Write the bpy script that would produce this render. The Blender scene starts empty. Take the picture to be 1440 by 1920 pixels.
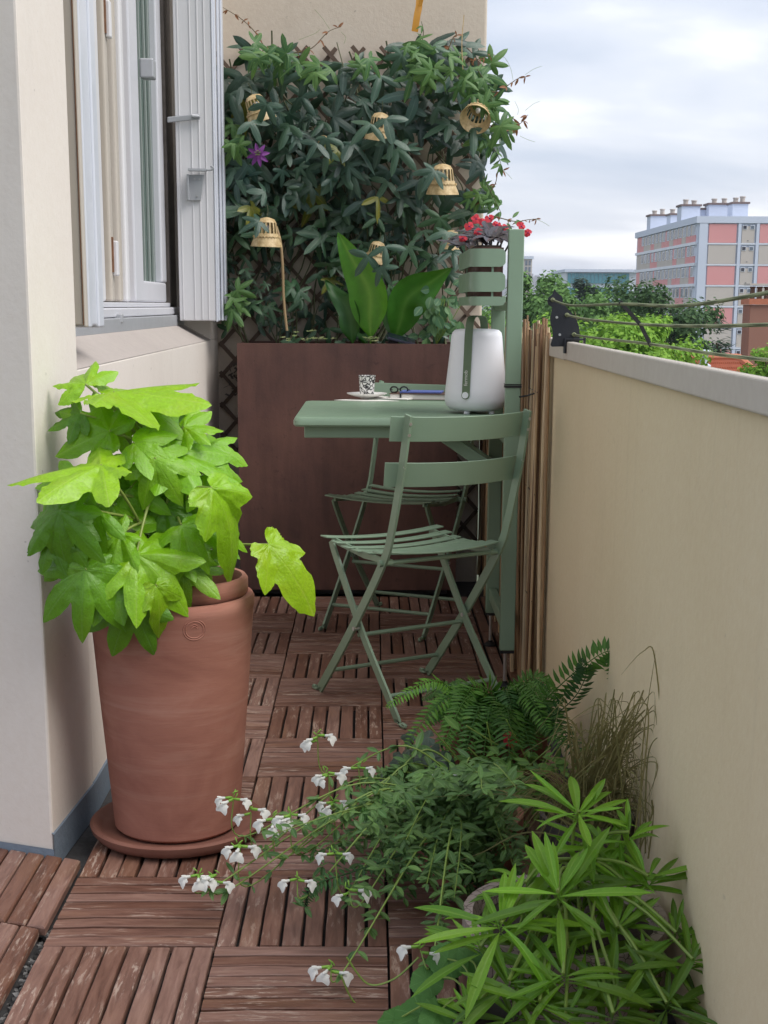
import bpy, math, random
from mathutils import Vector, Matrix, noise
R = math.radians
PI = math.pi
rnd = random.Random(11)
sc = bpy.context.scene
COL = sc.collection

# ------------------------------------------------------------------ camera
CAM_H, FPX, VPU, VPV = 1.09, 2650.0, 694.0, 572.0
CAM_Y = 0.10
PITCH = R(11.5)
ROLL = 0.005
PPV = VPV + FPX * math.tan(PITCH)                 # principal point: the photograph was straightened a little (lens shift)
YAW = math.atan((720 - VPU) * math.cos(PITCH) / FPX)
cam = bpy.data.cameras.new('camera')
camo = bpy.data.objects.new('camera', cam)
COL.objects.link(camo)
camo.location = (0, CAM_Y, CAM_H)
from mathutils import Euler
CR = Euler((PI / 2 - PITCH, 0, -YAW)).to_matrix() @ Matrix.Rotation(ROLL, 3, 'Z')
camo.rotation_euler = CR.to_euler()
cam.sensor_fit = 'VERTICAL'
cam.sensor_height = 36.0
cam.lens = 36.0 * FPX / 1920
cam.shift_y = (PPV - 960) / 1920
cam.clip_start = 0.05
cam.clip_end = 9000
sc.camera = camo

# ------------------------------------------------------------------ sky and sun
SUN_EL, SUN_AZ = R(54), R(114)          # azimuth clockwise from +Y (ahead): light comes from behind and to the right
w = bpy.data.worlds.new('World'); sc.world = w; w.use_nodes = True
nt = w.node_tree; nt.nodes.clear()
def N(t, **k):
    n = nt.nodes.new(t)
    for a, b in k.items(): setattr(n, a, b)
    return n
L = lambda a, b: nt.links.new(a, b)
out = N('ShaderNodeOutputWorld'); bg = N('ShaderNodeBackground'); bg.inputs[1].default_value = 0.1
sky = N('ShaderNodeTexSky', sky_type='NISHITA'); sky.sun_disc = False
sky.sun_elevation = SUN_EL; sky.sun_rotation = SUN_AZ; sky.air_density = 1.2; sky.dust_density = 2.0
tc = N('ShaderNodeTexCoord'); sep = N('ShaderNodeSeparateXYZ'); L(tc.outputs['Generated'], sep.inputs[0])
mx = N('ShaderNodeMath', operation='MAXIMUM'); L(sep.outputs[2], mx.inputs[0]); mx.inputs[1].default_value = 0.0
ad = N('ShaderNodeMath', operation='ADD'); L(mx.outputs[0], ad.inputs[0]); ad.inputs[1].default_value = 0.30
dx = N('ShaderNodeMath', operation='DIVIDE'); L(sep.outputs[0], dx.inputs[0]); L(ad.outputs[0], dx.inputs[1])
dy = N('ShaderNodeMath', operation='DIVIDE'); L(sep.outputs[1], dy.inputs[0]); L(ad.outputs[0], dy.inputs[1])
cmb = N('ShaderNodeCombineXYZ'); L(dx.outputs[0], cmb.inputs[0]); L(dy.outputs[0], cmb.inputs[1])
mp = N('ShaderNodeMapping'); mp.inputs['Location'].default_value = (3.1, 1.7, 0); mp.inputs['Scale'].default_value = (0.6, 1.15, 1)
L(cmb.outputs[0], mp.inputs[0])
cn = N('ShaderNodeTexNoise'); cn.inputs['Scale'].default_value = 1.9; cn.inputs['Detail'].default_value = 8; cn.inputs['Roughness'].default_value = 0.50
cn.inputs['Distortion'].default_value = 0.25
L(mp.outputs[0], cn.inputs[0])
cr = N('ShaderNodeValToRGB')
e = cr.color_ramp.elements
e[0].position = 0.36; e[0].color = (2.9, 3.25, 4.0, 1)
e[1].position = 0.66; e[1].color = (6.3, 6.3, 6.5, 1)
m = e.new(0.47); m.color = (3.65, 3.9, 4.5, 1)
m = e.new(0.56); m.color = (4.35, 4.5, 4.95, 1)
L(cn.outputs[0], cr.inputs[0])
mixc = N('ShaderNodeMixRGB'); mixc.inputs[0].default_value = 0.88
L(sky.outputs[0], mixc.inputs[1]); L(cr.outputs[0], mixc.inputs[2])
L(mixc.outputs[0], bg.inputs[0]); L(bg.outputs[0], out.inputs[0])

sun = bpy.data.lights.new('sun', 'SUN'); sun.energy = 1.5; sun.angle = R(45); sun.color = (1.0, 0.965, 0.91)
suno = bpy.data.objects.new('sun', sun); COL.objects.link(suno)
sd = Vector((math.sin(SUN_AZ) * math.cos(SUN_EL), math.cos(SUN_AZ) * math.cos(SUN_EL), math.sin(SUN_EL)))
suno.rotation_euler = sd.to_track_quat('Z', 'Y').to_euler()
suno.location = (4, -4, 8)

sc.view_settings.view_transform = 'Standard'
sc.view_settings.look = 'None'
sc.view_settings.exposure = 1.12
sc.view_settings.gamma = 1.0
sc.view_settings.use_curve_mapping = False
sc.cycles.max_bounces = 8
sc.cycles.transparent_max_bounces = 12
sc.cycles.use_denoising = True

# ------------------------------------------------------------------ helpers
CAMP = Vector((0, CAM_Y, CAM_H))
def ray(u, v):
    return CR @ Vector(((u - 720) / FPX, (PPV - v) / FPX, -1))
def at(u, v, Y):
    """world point at depth Y seen in that direction (used to measure the place)"""
    d = ray(u, v); return CAMP + d * ((Y - CAM_Y) / d.y)
def fl(u, v, z=0.0):
    d = ray(u, v); return CAMP + d * ((z - CAM_H) / d.z)
V = Vector

def tag(o, label=None, cat=None, group=None, kind=None):
    if label: o['label'] = label
    if cat: o['category'] = cat
    if group: o['group'] = group
    if kind: o['kind'] = kind
    return o
def empty(name, loc=(0, 0, 0), label=None, cat=None, group=None, rz=0.0, kind=None):
    o = bpy.data.objects.new(name, None); COL.objects.link(o)
    o.location = loc; o.rotation_euler = (0, 0, rz); o.empty_display_size = 0.05
    return tag(o, label, cat, group, kind)
def link(name, me, parent=None, M=None, smooth=None):
    """M is a world matrix; parents here only translate / turn, never scale"""
    o = bpy.data.objects.new(name, me); COL.objects.link(o)
    if parent is not None:
        o.parent = parent
        if M is not None: o.matrix_basis = world_of(parent).inverted() @ M
    elif M is not None: o.matrix_basis = M
    return o
def world_of(o):
    M = o.matrix_basis.copy() if o.type != 'EMPTY' else Matrix.LocRotScale(o.location, o.rotation_euler, o.scale)
    return M if o.parent is None else world_of(o.parent) @ M
def local_shift(p):
    """meshes are written in world coordinates; their object sits in the parent's frame"""
    return world_of(p).inverted() if p else Matrix.Identity(4)

class MB:
    def __init__(s): s.v = []; s.f = []; s.a = []
    def add(s, vs, fs, at_=None):
        n = len(s.v); s.v += [tuple(p) for p in vs]; s.f += [[i + n for i in f] for f in fs]
        s.a += at_ if at_ else [0.0] * len(vs)
        return s
    def box(s, x0, x1, y0, y1, z0, z1):
        return s.add([(x0, y0, z0), (x1, y0, z0), (x1, y1, z0), (x0, y1, z0), (x0, y0, z1), (x1, y0, z1), (x1, y1, z1), (x0, y1, z1)],
                     [[3, 2, 1, 0], [4, 5, 6, 7], [0, 1, 5, 4], [1, 2, 6, 5], [2, 3, 7, 6], [3, 0, 4, 7]])
    def obox(s, c, ax, ay, az):
        c, ax, ay, az = V(c), V(ax), V(ay), V(az)
        ps = [c + ax * i + ay * j + az * k for k in (-1, 1) for i, j in ((-1, -1), (1, -1), (1, 1), (-1, 1))]
        return s.add(ps, [[3, 2, 1, 0], [4, 5, 6, 7], [0, 1, 5, 4], [1, 2, 6, 5], [2, 3, 7, 6], [3, 0, 4, 7]])
    def tube(s, pts, rad, n=6, cap=True):
        pts = [V(p) for p in pts]; k = len(pts)
        rr = rad if isinstance(rad, (list, tuple)) else [rad] * k
        up = None; vs = []; fs = []
        for i, p in enumerate(pts):
            t = (pts[min(i + 1, k - 1)] - pts[max(i - 1, 0)]).normalized()
            if up is None:
                up = t.orthogonal().normalized()
            up = (up - t * up.dot(t))
            up = up.normalized() if up.length > 1e-6 else t.orthogonal().normalized()
            b = t.cross(up)
            for j in range(n):
                a = 2 * PI * j / n
                vs.append(p + (up * math.cos(a) + b * math.sin(a)) * rr[i])
        for i in range(k - 1):
            for j in range(n):
                a, b2 = i * n + j, i * n + (j + 1) % n
                fs.append([a, b2, b2 + n, a + n])
        if cap: fs += [list(range(n))[::-1], [(k - 1) * n + j for j in range(n)]]
        return s.add(vs, fs)
    def bar(s, pts, wdir, wid, thick):
        """flat bar along pts; wdir = direction of its broad side"""
        pts = [V(p) for p in pts]; k = len(pts); vs = []; fs = []; wd = V(wdir).normalized()
        for i, p in enumerate(pts):
            t = (pts[min(i + 1, k - 1)] - pts[max(i - 1, 0)]).normalized()
            wv = (wd - t * wd.dot(t)).normalized(); nv = t.cross(wv)
            for a, b in ((-1, -1), (1, -1), (1, 1), (-1, 1)):
                vs.append(p + wv * (a * wid / 2) + nv * (b * thick / 2))
        for i in range(k - 1):
            for j in range(4):
                a, b2 = i * 4 + j, i * 4 + (j + 1) % 4
                fs.append([a, b2, b2 + 4, a + 4])
        fs += [[3, 2, 1, 0], [(k - 1) * 4 + j for j in range(4)]]
        return s.add(vs, fs)
    def lathe(s, prof, n=32, c=(0, 0, 0)):
        vs = []; fs = []; k = len(prof)
        for r, z in prof:
            for j in range(n):
                a = 2 * PI * j / n; vs.append((c[0] + r * math.cos(a), c[1] + r * math.sin(a), c[2] + z))
        for i in range(k - 1):
            for j in range(n):
                a, b = i * n + j, i * n + (j + 1) % n
                fs.append([a, b, b + n, a + n])
        return s.add(vs, fs)
    def prism(s, poly, z0, z1):
        n = len(poly)
        vs = [(x, y, z0) for x, y in poly] + [(x, y, z1) for x, y in poly]
        fs = [list(range(n))[::-1], list(range(n, 2 * n))] + [[i, (i + 1) % n, n + (i + 1) % n, n + i] for i in range(n)]
        return s.add(vs, fs)
    def mesh(s, name, mat, smooth=None, vein=False):
        me = bpy.data.meshes.new(name); me.from_pydata(s.v, [], s.f); me.update()
        if mat: me.materials.append(mat)
        if smooth is not None:
            me.shade_smooth()
            if smooth < 179: me.set_sharp_from_angle(angle=R(smooth))
        if vein:
            at_ = me.attributes.new('vein', 'FLOAT', 'POINT'); at_.data.foreach_set('value', s.a)
        return me
    def build(s, name, mat, parent=None, smooth=None, bevel=0, seg=2, origin=None, vein=False):
        """vertices are world coordinates"""
        if parent is not None:
            Mi = local_shift(parent); s.v = [tuple(Mi @ V(p)) for p in s.v]
        o = link(name, s.mesh(name, mat, smooth, vein), parent)
        if parent is None and origin is not None:
            og = V(origin); o.data.transform(Matrix.Translation(-og)); o.location = og
        if bevel:
            b = o.modifiers.new('bevel', 'BEVEL'); b.width = bevel; b.segments = seg; b.limit_method = 'ANGLE'; b.angle_limit = R(40)
            b.harden_normals = False
        return o
    def buildl(s, name, mat, parent, smooth=None, bevel=0, seg=2, vein=False):
        """vertices already in the parent's frame"""
        o = link(name, s.mesh(name, mat, smooth, vein), parent)
        if bevel:
            b = o.modifiers.new('bevel', 'BEVEL'); b.width = bevel; b.segments = seg; b.limit_method = 'ANGLE'; b.angle_limit = R(40)
        return o

def smooth_path(pts, n=6):
    pts = [V(p) for p in pts]; outp = []
    for i in range(len(pts) - 1):
        p0 = pts[max(i - 1, 0)]; p1 = pts[i]; p2 = pts[i + 1]; p3 = pts[min(i + 2, len(pts) - 1)]
        for k in range(n):
            t = k / n
            outp.append(0.5 * ((2 * p1) + (p2 - p0) * t + (2 * p0 - 5 * p1 + 4 * p2 - p3) * t * t + (-p0 + 3 * p1 - 3 * p2 + p3) * t ** 3))
    outp.append(pts[-1]); return outp

def frame(pos, tip, nrm, s=1.0, ys=1.0):
    z = V(nrm).normalized(); x = V(tip); x = (x - z * x.dot(z))
    x = x.normalized() if x.length > 1e-5 else z.orthogonal().normalized()
    y = z.cross(x)
    M = Matrix((x * s, y * s * ys, z * s)).transposed().to_4x4(); M.translation = V(pos)
    return M

# ------------------------------------------------------------------ materials
def srgb(r, g, b):
    f = lambda c: (c / 255 / 12.92) if c / 255 <= 0.04045 else ((c / 255 + 0.055) / 1.055) ** 2.4
    return (f(r), f(g), f(b), 1)
class Mat:
    def __init__(s, name):
        s.m = bpy.data.materials.new(name); s.m.use_nodes = True; s.t = s.m.node_tree; s.t.nodes.clear()
        s.o = s.n('ShaderNodeOutputMaterial'); s.b = s.n('ShaderNodeBsdfPrincipled'); s.l(s.b.outputs[0], s.o.inputs[0])
    def n(s, t, **k):
        x = s.t.nodes.new(t)
        for a, b in k.items(): setattr(x, a, b)
        return x
    def l(s, a, b): s.t.links.new(a, b)
    def coord(s, which='Object', scale=(1, 1, 1), rand=False):
        tcn = s.n('ShaderNodeTexCoord'); mpn = s.n('ShaderNodeMapping'); mpn.inputs['Scale'].default_value = scale
        s.l(tcn.outputs[which], mpn.inputs[0])
        if rand:
            oi = s.n('ShaderNodeObjectInfo'); ml = s.n('ShaderNodeMath', operation='MULTIPLY'); ml.inputs[1].default_value = 57.0
            s.l(oi.outputs['Random'], ml.inputs[0]); s.l(ml.outputs[0], mpn.inputs['Location'])
        return mpn.outputs[0]
    def noise(s, co, scale, detail=5, rough=0.55, dist=0.0):
        x = s.n('ShaderNodeTexNoise'); x.inputs['Scale'].default_value = scale; x.inputs['Detail'].default_value = detail
        x.inputs['Roughness'].default_value = rough; x.inputs['Distortion'].default_value = dist
        if co is not None: s.l(co, x.inputs[0])
        return x.outputs[0]
    def ramp(s, fac, stops):
        x = s.n('ShaderNodeValToRGB'); el = x.color_ramp.elements
        while len(el) < len(stops): el.new(0.5)
        for k, (p, c) in enumerate(stops):
            el[k].position = p; el[k].color = c if len(c) == 4 else (*c, 1)
        s.l(fac, x.inputs[0]); return x.outputs[0]
    def mix(s, fac, a, b, mode='MIX'):
        x = s.n('ShaderNodeMixRGB', blend_type=mode)
        for inp, val in zip(x.inputs, (fac, a, b)):
            if hasattr(val, 'is_output') or hasattr(val, 'links'): s.l(val, inp)
            else: inp.default_value = val
        return x.outputs[0]
    def mathn(s, op, a, b=0.0):
        x = s.n('ShaderNodeMath', operation=op)
        for inp, val in zip(x.inputs, (a, b)):
            if hasattr(val, 'links'): s.l(val, inp)
            else: inp.default_value = val
        return x.outputs[0]
    def bump(s, h, strength=0.2, dist=0.01):
        x = s.n('ShaderNodeBump'); x.inputs['Strength'].default_value = strength; x.inputs['Distance'].default_value = dist
        s.l(h, x.inputs['Height']); s.l(x.outputs[0], s.b.inputs['Normal'])
    def set(s, col=None, rough=None, metal=None, spec=None):
        if col is not None:
            if hasattr(col, 'links'): s.l(col, s.b.inputs['Base Color'])
            else: s.b.inputs['Base Color'].default_value = col
        if rough is not None:
            if hasattr(rough, 'links'): s.l(rough, s.b.inputs['Roughness'])
            else: s.b.inputs['Roughness'].default_value = rough
        if metal is not None: s.b.inputs['Metallic'].default_value = metal
        if spec is not None: s.b.inputs['Specular IOR Level'].default_value = spec
        return s.m
BL = (0, 0, 0, 1); WH = (1, 1, 1, 1)

def plaster(name, c1, c2, bump=0.25, stain=0.0, streak=0.0):
    m = Mat(name); co = m.coord('Object')
    big = m.noise(co, 1.3, 4, 0.6); col = m.mix(m.ramp(big, [(0.35, BL), (0.68, WH)]), c1, c2)
    fine = m.noise(co, 55, 3, 0.6)
    col = m.mix(0.10, col, fine, 'OVERLAY')
    if stain:
        st = m.noise(m.coord('Object', (2.2, 2.2, 0.5)), 2.4, 7, 0.65)
        col = m.mix(m.ramp(st, [(0.56, BL), (0.75, (stain, stain, stain))]), col, tuple(c * 0.72 for c in c1[:3]) + (1,))
        sp = m.noise(co, 38, 2, 0.5)
        col = m.mix(m.ramp(sp, [(0.745, BL), (0.775, (1.4 * stain,) * 3)]), col, (0.16, 0.14, 0.12, 1))
    if streak:
        sk = m.noise(m.coord('Object', (9, 9, 0.35)), 3.0, 6, 0.6); sk2 = m.noise(co, 1.1, 3, 0.5)
        f = m.mathn('MULTIPLY', m.ramp(sk, [(0.54, BL), (0.70, WH)]), m.ramp(sk2, [(0.42, BL), (0.62, (streak, streak, streak))]))
        col = m.mix(f, col, tuple(c * 0.62 for c in c1[:3]) + (1,))
    m.bump(m.noise(co, 90, 4, 0.65), bump, 0.004)
    return m.set(col, 0.85, spec=0.25)
M_wall = plaster('plaster_cream', (0.69, 0.625, 0.565, 1), (0.735, 0.675, 0.615, 1), 0.14, 0.25)
M_ledge = plaster('shaded_sill_plaster', (0.36, 0.32, 0.295, 1), (0.41, 0.365, 0.335, 1), 0.2, 0.2)  # darker than the wall: shade over the sill is put into its colour
M_back = plaster('plaster_back_wall', (0.58, 0.50, 0.41, 1), (0.64, 0.56, 0.475, 1), 0.25, 0.3)
M_parapet = plaster('painted_parapet', (0.71, 0.595, 0.40, 1), (0.75, 0.64, 0.445, 1), 0.18, 0.12, 0.22)
M_cap = plaster('parapet_cap_paint', (0.55, 0.505, 0.445, 1), (0.59, 0.545, 0.485, 1), 0.05)
M_membrane = plaster('blue_grey_membrane', (0.16, 0.20, 0.25, 1), (0.20, 0.24, 0.29, 1), 0.4)

def m_deck():
    m = Mat('worn_deck_wood'); co = m.coord('Object', (1, 9, 9), True)
    g = m.noise(co, 9, 8, 0.62, 0.6)
    oi = m.n('ShaderNodeObjectInfo')
    base = m.ramp(g, [(0.25, (0.086, 0.036, 0.024)), (0.5, (0.168, 0.077, 0.052)), (0.75, (0.235, 0.120, 0.082))])
    hs = m.n('ShaderNodeHueSaturation'); m.l(base, hs.inputs['Color'])
    m.l(m.mathn('ADD', m.mathn('MULTIPLY', oi.outputs['Random'], 0.55), 0.72), hs.inputs['Value'])
    m.l(m.mathn('ADD', m.mathn('MULTIPLY', oi.outputs['Random'], -0.25), 1.05), hs.inputs['Saturation'])
    big = m.noise(m.coord('Object', (1, 1, 1), True), 5.5, 3, 0.5)
    wear = m.noise(m.coord('Object', (2.2, 14, 14), True), 9, 6, 0.7, 0.4)
    wm = m.mathn('MULTIPLY', m.ramp(wear, [(0.53, BL), (0.60, WH)]), m.ramp(big, [(0.46, BL), (0.58, WH)]))
    col = m.mix(m.mathn('MULTIPLY', wm, 0.72), hs.outputs[0], (0.43, 0.33, 0.27, 1))
    br = m.noise(m.coord('Object', (1, 2, 2), True), 3.2, 3, 0.5)
    col = m.mix(m.ramp(br, [(0.55, BL), (0.74, (0.5, 0.5, 0.5))]), col, (0.25, 0.125, 0.065, 1))
    m.bump(g, 0.35, 0.003)
    return m.set(col, m.ramp(g, [(0.3, (0.45, 0.45, 0.45)), (0.8, (0.68, 0.68, 0.68))]), spec=0.4)
M_deck = m_deck()
def simple(name, col, rough=0.5, metal=0.0, var=0.08, nscale=6.0, bump=0.0, bscale=40, spec=None):
    m = Mat(name); co = m.coord('Object'); n1 = m.noise(co, nscale, 5, 0.6)
    c1 = tuple(c * (1 - var) for c in col[:3]) + (1,); c2 = tuple(min(1, c * (1 + var)) for c in col[:3]) + (1,)
    cc = m.mix(n1, c1, c2)
    rr = m.ramp(m.noise(co, nscale * 3.1, 4), [(0.3, (rough * 0.85,) * 3), (0.7, (min(1, rough * 1.15),) * 3)])
    if bump: m.bump(m.noise(co, bscale, 4), bump, 0.003)
    return m.set(cc, rr, metal, spec)
M_black = simple('black_plastic', (0.012, 0.012, 0.013), 0.55)
M_grid = simple('dark_tile_grid', (0.010, 0.008, 0.008), 0.8)
M_sage = simple('sage_green_paint', (0.215, 0.310, 0.218), 0.40, 0, 0.06, 9, 0.04, 160)
M_bolt = simple('zinc_bolt', (0.5, 0.5, 0.5), 0.35, 0.9)
M_pvc = simple('white_pvc', (0.62, 0.62, 0.66), 0.35, 0, 0.05, 3)
M_shut = simple('pale_grey_shutter', (0.71, 0.70, 0.715), 0.40, 0, 0.05, 2.5)
M_beige = simple('beige_shutter', (0.50, 0.45, 0.39), 0.5, 0, 0.08, 2.5)
M_sillmet = simple('grey_metal_sill', (0.40, 0.41, 0.43), 0.45, 0.2, 0.08)
M_rust = simple('rusty_hinge', (0.22, 0.11, 0.06), 0.7, 0.2, 0.5, 60)
M_grime = simple('grimy_seal', (0.10, 0.085, 0.075), 0.85, 0, 0.4, 30)
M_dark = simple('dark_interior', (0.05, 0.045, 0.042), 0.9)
M_soil = simple('potting_soil', (0.035, 0.024, 0.018), 0.95, 0, 0.5, 60, 0.9, 90)
M_lampw = simple('white_polyethylene', (0.86, 0.87, 0.92), 0.38, 0, 0.02)
M_white = simple('white_ceramic', (0.80, 0.79, 0.77), 0.2, 0, 0.02)
M_paper = simple('paper', (0.72, 0.70, 0.66), 0.8, 0, 0.04)
M_blue = simple('blue_cover', (0.10, 0.14, 0.40), 0.45)
M_bkcover = simple('dark_brown_cover', (0.10, 0.055, 0.04), 0.5)
M_cat = simple('black_powder_coat', (0.016, 0.018, 0.024), 0.42, 0.2, 0.2, 30, 0.15, 260)
M_gold = simple('ochre_ribbon', (0.50, 0.23, 0.02), 0.45, 0, 0.15)
M_solar = simple('solar_panel', (0.012, 0.014, 0.028), 0.2)
M_concrete = simple('dark_concrete', (0.055, 0.052, 0.052), 0.9, 0, 0.5, 30, 0.6, 60)
M_debris = simple('grey_debris', (0.15, 0.145, 0.14), 0.9, 0, 0.5, 60)

def m_corten():
    m = Mat('corten_steel'); co = m.coord('Object')
    a = m.noise(co, 3.0, 8, 0.65, 0.5); st = m.noise(m.coord('Object', (6, 6, 0.8)), 3.0, 6, 0.65)
    col = m.ramp(a, [(0.3, (0.064, 0.031, 0.026)), (0.52, (0.128, 0.060, 0.044)), (0.75, (0.175, 0.085, 0.058))])
    col = m.mix(0.5, col, m.ramp(st, [(0.35, (0.045, 0.026, 0.026)), (0.7, (0.125, 0.062, 0.054))]))
    sp = m.noise(co, 26, 4, 0.7); col = m.mix(m.ramp(sp, [(0.62, BL), (0.72, (0.5, 0.5, 0.5))]), col, (0.032, 0.018, 0.018, 1))
    m.bump(m.noise(co, 130, 4), 0.25, 0.002)
    return m.set(col, 0.62, spec=0.35)
M_corten = m_corten()
def m_terra(name='terracotta', k=1.18):
    m = Mat(name); co = m.coord('Object')
    a = m.noise(m.coord('Object', (1, 1, 1.6)), 4.5, 6, 0.6, 0.8)
    col = m.ramp(a, [(0.3, (0.215 * k, 0.088 * k, 0.064 * k)), (0.55, (0.285 * k, 0.125 * k, 0.090 * k)), (0.78, (0.35 * k, 0.175 * k, 0.130 * k))])
    bl = m.noise(m.coord('Object', (0.6, 0.6, 7)), 3, 6, 0.6, 1.2)
    col = m.mix(m.ramp(bl, [(0.5, BL), (0.75, (0.35, 0.35, 0.35))]), col, (0.44 * k, 0.27 * k, 0.21 * k, 1))
    m.bump(m.noise(m.coord('Object', (1, 1, 9)), 28, 4), 0.16, 0.003)
    return m.set(col, 0.78, spec=0.25)
M_terra = m_terra(); M_terra_d = m_terra('terracotta_damp', 0.72)
def m_crackle():
    m = Mat('crackle_glaze'); co = m.coord('Object')
    vo = m.n('ShaderNodeTexVoronoi', feature='DISTANCE_TO_EDGE'); vo.inputs['Scale'].default_value = 62
    di = m.n('ShaderNodeMixRGB'); di.inputs[0].default_value = 0.03; m.l(co, di.inputs[1])
    nz = m.n('ShaderNodeTexNoise'); nz.inputs['Scale'].default_value = 14; m.l(nz.outputs[1], di.inputs[2]); m.l(co, nz.inputs[0])
    m.l(di.outputs[0], vo.inputs['Vector'])
    cells = m.ramp(vo.outputs[0], [(0.01, (0.06, 0.04, 0.035)), (0.05, (0.34, 0.275, 0.245))])
    ch = m.noise(co, 9, 3, 0.5)
    col = m.mix(m.ramp(ch, [(0.64, BL), (0.67, WH)]), cells, (0.10, 0.035, 0.02, 1))
    m.bump(vo.outputs[0], 0.6, 0.004)
    return m.set(col, 0.45)
M_crackle = m_crackle()
def m_reed():
    m = Mat('dry_reed'); oi = m.n('ShaderNodeObjectInfo'); co = m.coord('Object', (8, 8, 0.7), True)
    g = m.noise(co, 14, 5, 0.6)
    a = m.ramp(oi.outputs['Random'], [(0.0, (0.07, 0.03, 0.016)), (0.35, (0.36, 0.215, 0.115)), (0.7, (0.56, 0.40, 0.23)), (1.0, (0.72, 0.58, 0.38))])
    col = m.mix(m.ramp(g, [(0.4, BL), (0.8, (0.6, 0.6, 0.6))]), a, (0.11, 0.06, 0.03, 1))
    return m.set(col, 0.45)
M_reed = m_reed()
def m_bamboo():
    m = Mat('woven_bamboo'); co = m.coord('Object'); g = m.noise(co, 60, 4, 0.6)
    return m.set(m.ramp(g, [(0.3, (0.40, 0.27, 0.12)), (0.7, (0.70, 0.54, 0.30))]), 0.5)
M_bamboo = m_bamboo()
M_trellis = simple('trellis_wood', (0.125, 0.085, 0.062), 0.8, 0, 0.35, 14, 0.3, 60)
M_stem = simple('woody_stem', (0.12, 0.085, 0.04), 0.75, 0, 0.3, 30)
M_gstem = simple('green_stem', (0.18, 0.27, 0.05), 0.5, 0, 0.2, 20)
M_pet = simple('petiole', (0.24, 0.30, 0.07), 0.45, 0, 0.25, 20)
M_vstem = simple('vine_stem', (0.075, 0.085, 0.035), 0.7, 0, 0.35, 14)

def leafm(name, c1, c2, veincol, rough=0.38, trans=0.28, spec=0.5, vein_sharp=6.0, mottling=0.25, tcol=None, net=0.0):
    m = Mat(name); oi = m.n('ShaderNodeObjectInfo'); ge = m.n('ShaderNodeNewGeometry')
    r1 = m.mathn('FRACT', m.mathn('ADD', m.mathn('MULTIPLY', oi.outputs['Random'], 7.31), ge.outputs['Random Per Island']))
    col = m.mix(r1, c1, c2)
    co = m.coord('Object'); mo = m.noise(co, 34, 4, 0.6)
    col = m.mix(mottling, col, m.ramp(mo, [(0.3, (0.25, 0.25, 0.25)), (0.75, (0.85, 0.85, 0.85))]), 'OVERLAY')
    at_ = m.n('ShaderNodeAttribute', attribute_name='vein')
    vf = m.mathn('MULTIPLY', m.mathn('POWER', at_.outputs['Fac'], vein_sharp), 0.65)
    col = m.mix(vf, col, veincol)
    hgt = mo
    if net:
        vo = m.n('ShaderNodeTexVoronoi', feature='DISTANCE_TO_EDGE'); vo.inputs['Scale'].default_value = net; m.l(co, vo.inputs['Vector'])
        nf_ = m.ramp(vo.outputs[0], [(0.0, (0.13, 0.13, 0.13)), (0.06, BL)]); col = m.mix(nf_, col, veincol)
        big = m.noise(co, 2.2, 3, 0.5); col = m.mix(m.ramp(big, [(0.52, BL), (0.72, (0.35, 0.35, 0.35))]), col, (0.33, 0.46, 0.03, 1))
        hgt = m.mathn('ADD', mo, m.mathn('MULTIPLY', m.ramp(vo.outputs[0], [(0.0, BL), (0.25, WH)]), 0.25))
    col = m.mix(1.0, col, oi.outputs['Color'], 'MULTIPLY')
    m.set(col, rough, spec=spec)
    m.bump(m.mathn('ADD', m.mathn('MULTIPLY', at_.outputs['Fac'], -0.5), hgt), 0.3, 0.004)
    tr = m.n('ShaderNodeBsdfTranslucent'); m.l(m.mix(0.6, col, tcol or c2, 'MIX'), tr.inputs[0])
    ms = m.n('ShaderNodeMixShader'); ms.inputs[0].default_value = trans
    m.l(m.b.outputs[0], ms.inputs[1]); m.l(tr.outputs[0], ms.inputs[2]); m.l(ms.outputs[0], m.o.inputs[0])
    return m.m
L_fatsia = leafm('fatsia_leaf', (0.185, 0.41, 0.012, 1), (0.235, 0.49, 0.016, 1), (0.36, 0.55, 0.12, 1), 0.30, 0.30, 0.5, 7, 0.3, (0.30, 0.52, 0.02, 1), 9.0)
L_vine = leafm('passion_vine_leaf', (0.024, 0.060, 0.042, 1), (0.048, 0.100, 0.062, 1), (0.10, 0.16, 0.11, 1), 0.36, 0.14, 0.55, 5, 0.2, (0.08, 0.2, 0.04, 1))
L_vyoung = leafm('young_vine_leaf', (0.055, 0.145, 0.050, 1), (0.115, 0.23, 0.06, 1), (0.25, 0.38, 0.12, 1), 0.4, 0.28, 0.4, 5, 0.2)
L_choisya = leafm('choisya_leaf', (0.10, 0.27, 0.014, 1), (0.19, 0.40, 0.022, 1), (0.30, 0.52, 0.08, 1), 0.36, 0.28, 0.45, 4, 0.15, (0.28, 0.5, 0.02, 1))
L_salvia = leafm('salvia_leaf', (0.058, 0.135, 0.036, 1), (0.115, 0.22, 0.052, 1), (0.17, 0.27, 0.12, 1), 0.5, 0.2, 0.4, 4, 0.2)
L_sgreen = leafm('salvia_calyx', (0.20, 0.42, 0.05, 1), (0.27, 0.5, 0.07, 1), (0.3, 0.5, 0.1, 1), 0.45, 0.25)
L_petal = leafm('white_petal', (0.78, 0.78, 0.74, 1), (0.84, 0.84, 0.80, 1), (0.8, 0.8, 0.76, 1), 0.6, 0.3, 0.2, 4, 0.02)
L_fern = leafm('fern_frond', (0.042, 0.125, 0.022, 1), (0.075, 0.195, 0.030, 1), (0.16, 0.26, 0.06, 1), 0.5, 0.25, 0.35, 4, 0.2)
L_dark = leafm('dark_heuchera_leaf', (0.020, 0.042, 0.028, 1), (0.040, 0.070, 0.042, 1), (0.08, 0.12, 0.08, 1), 0.42, 0.08, 0.5)
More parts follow.
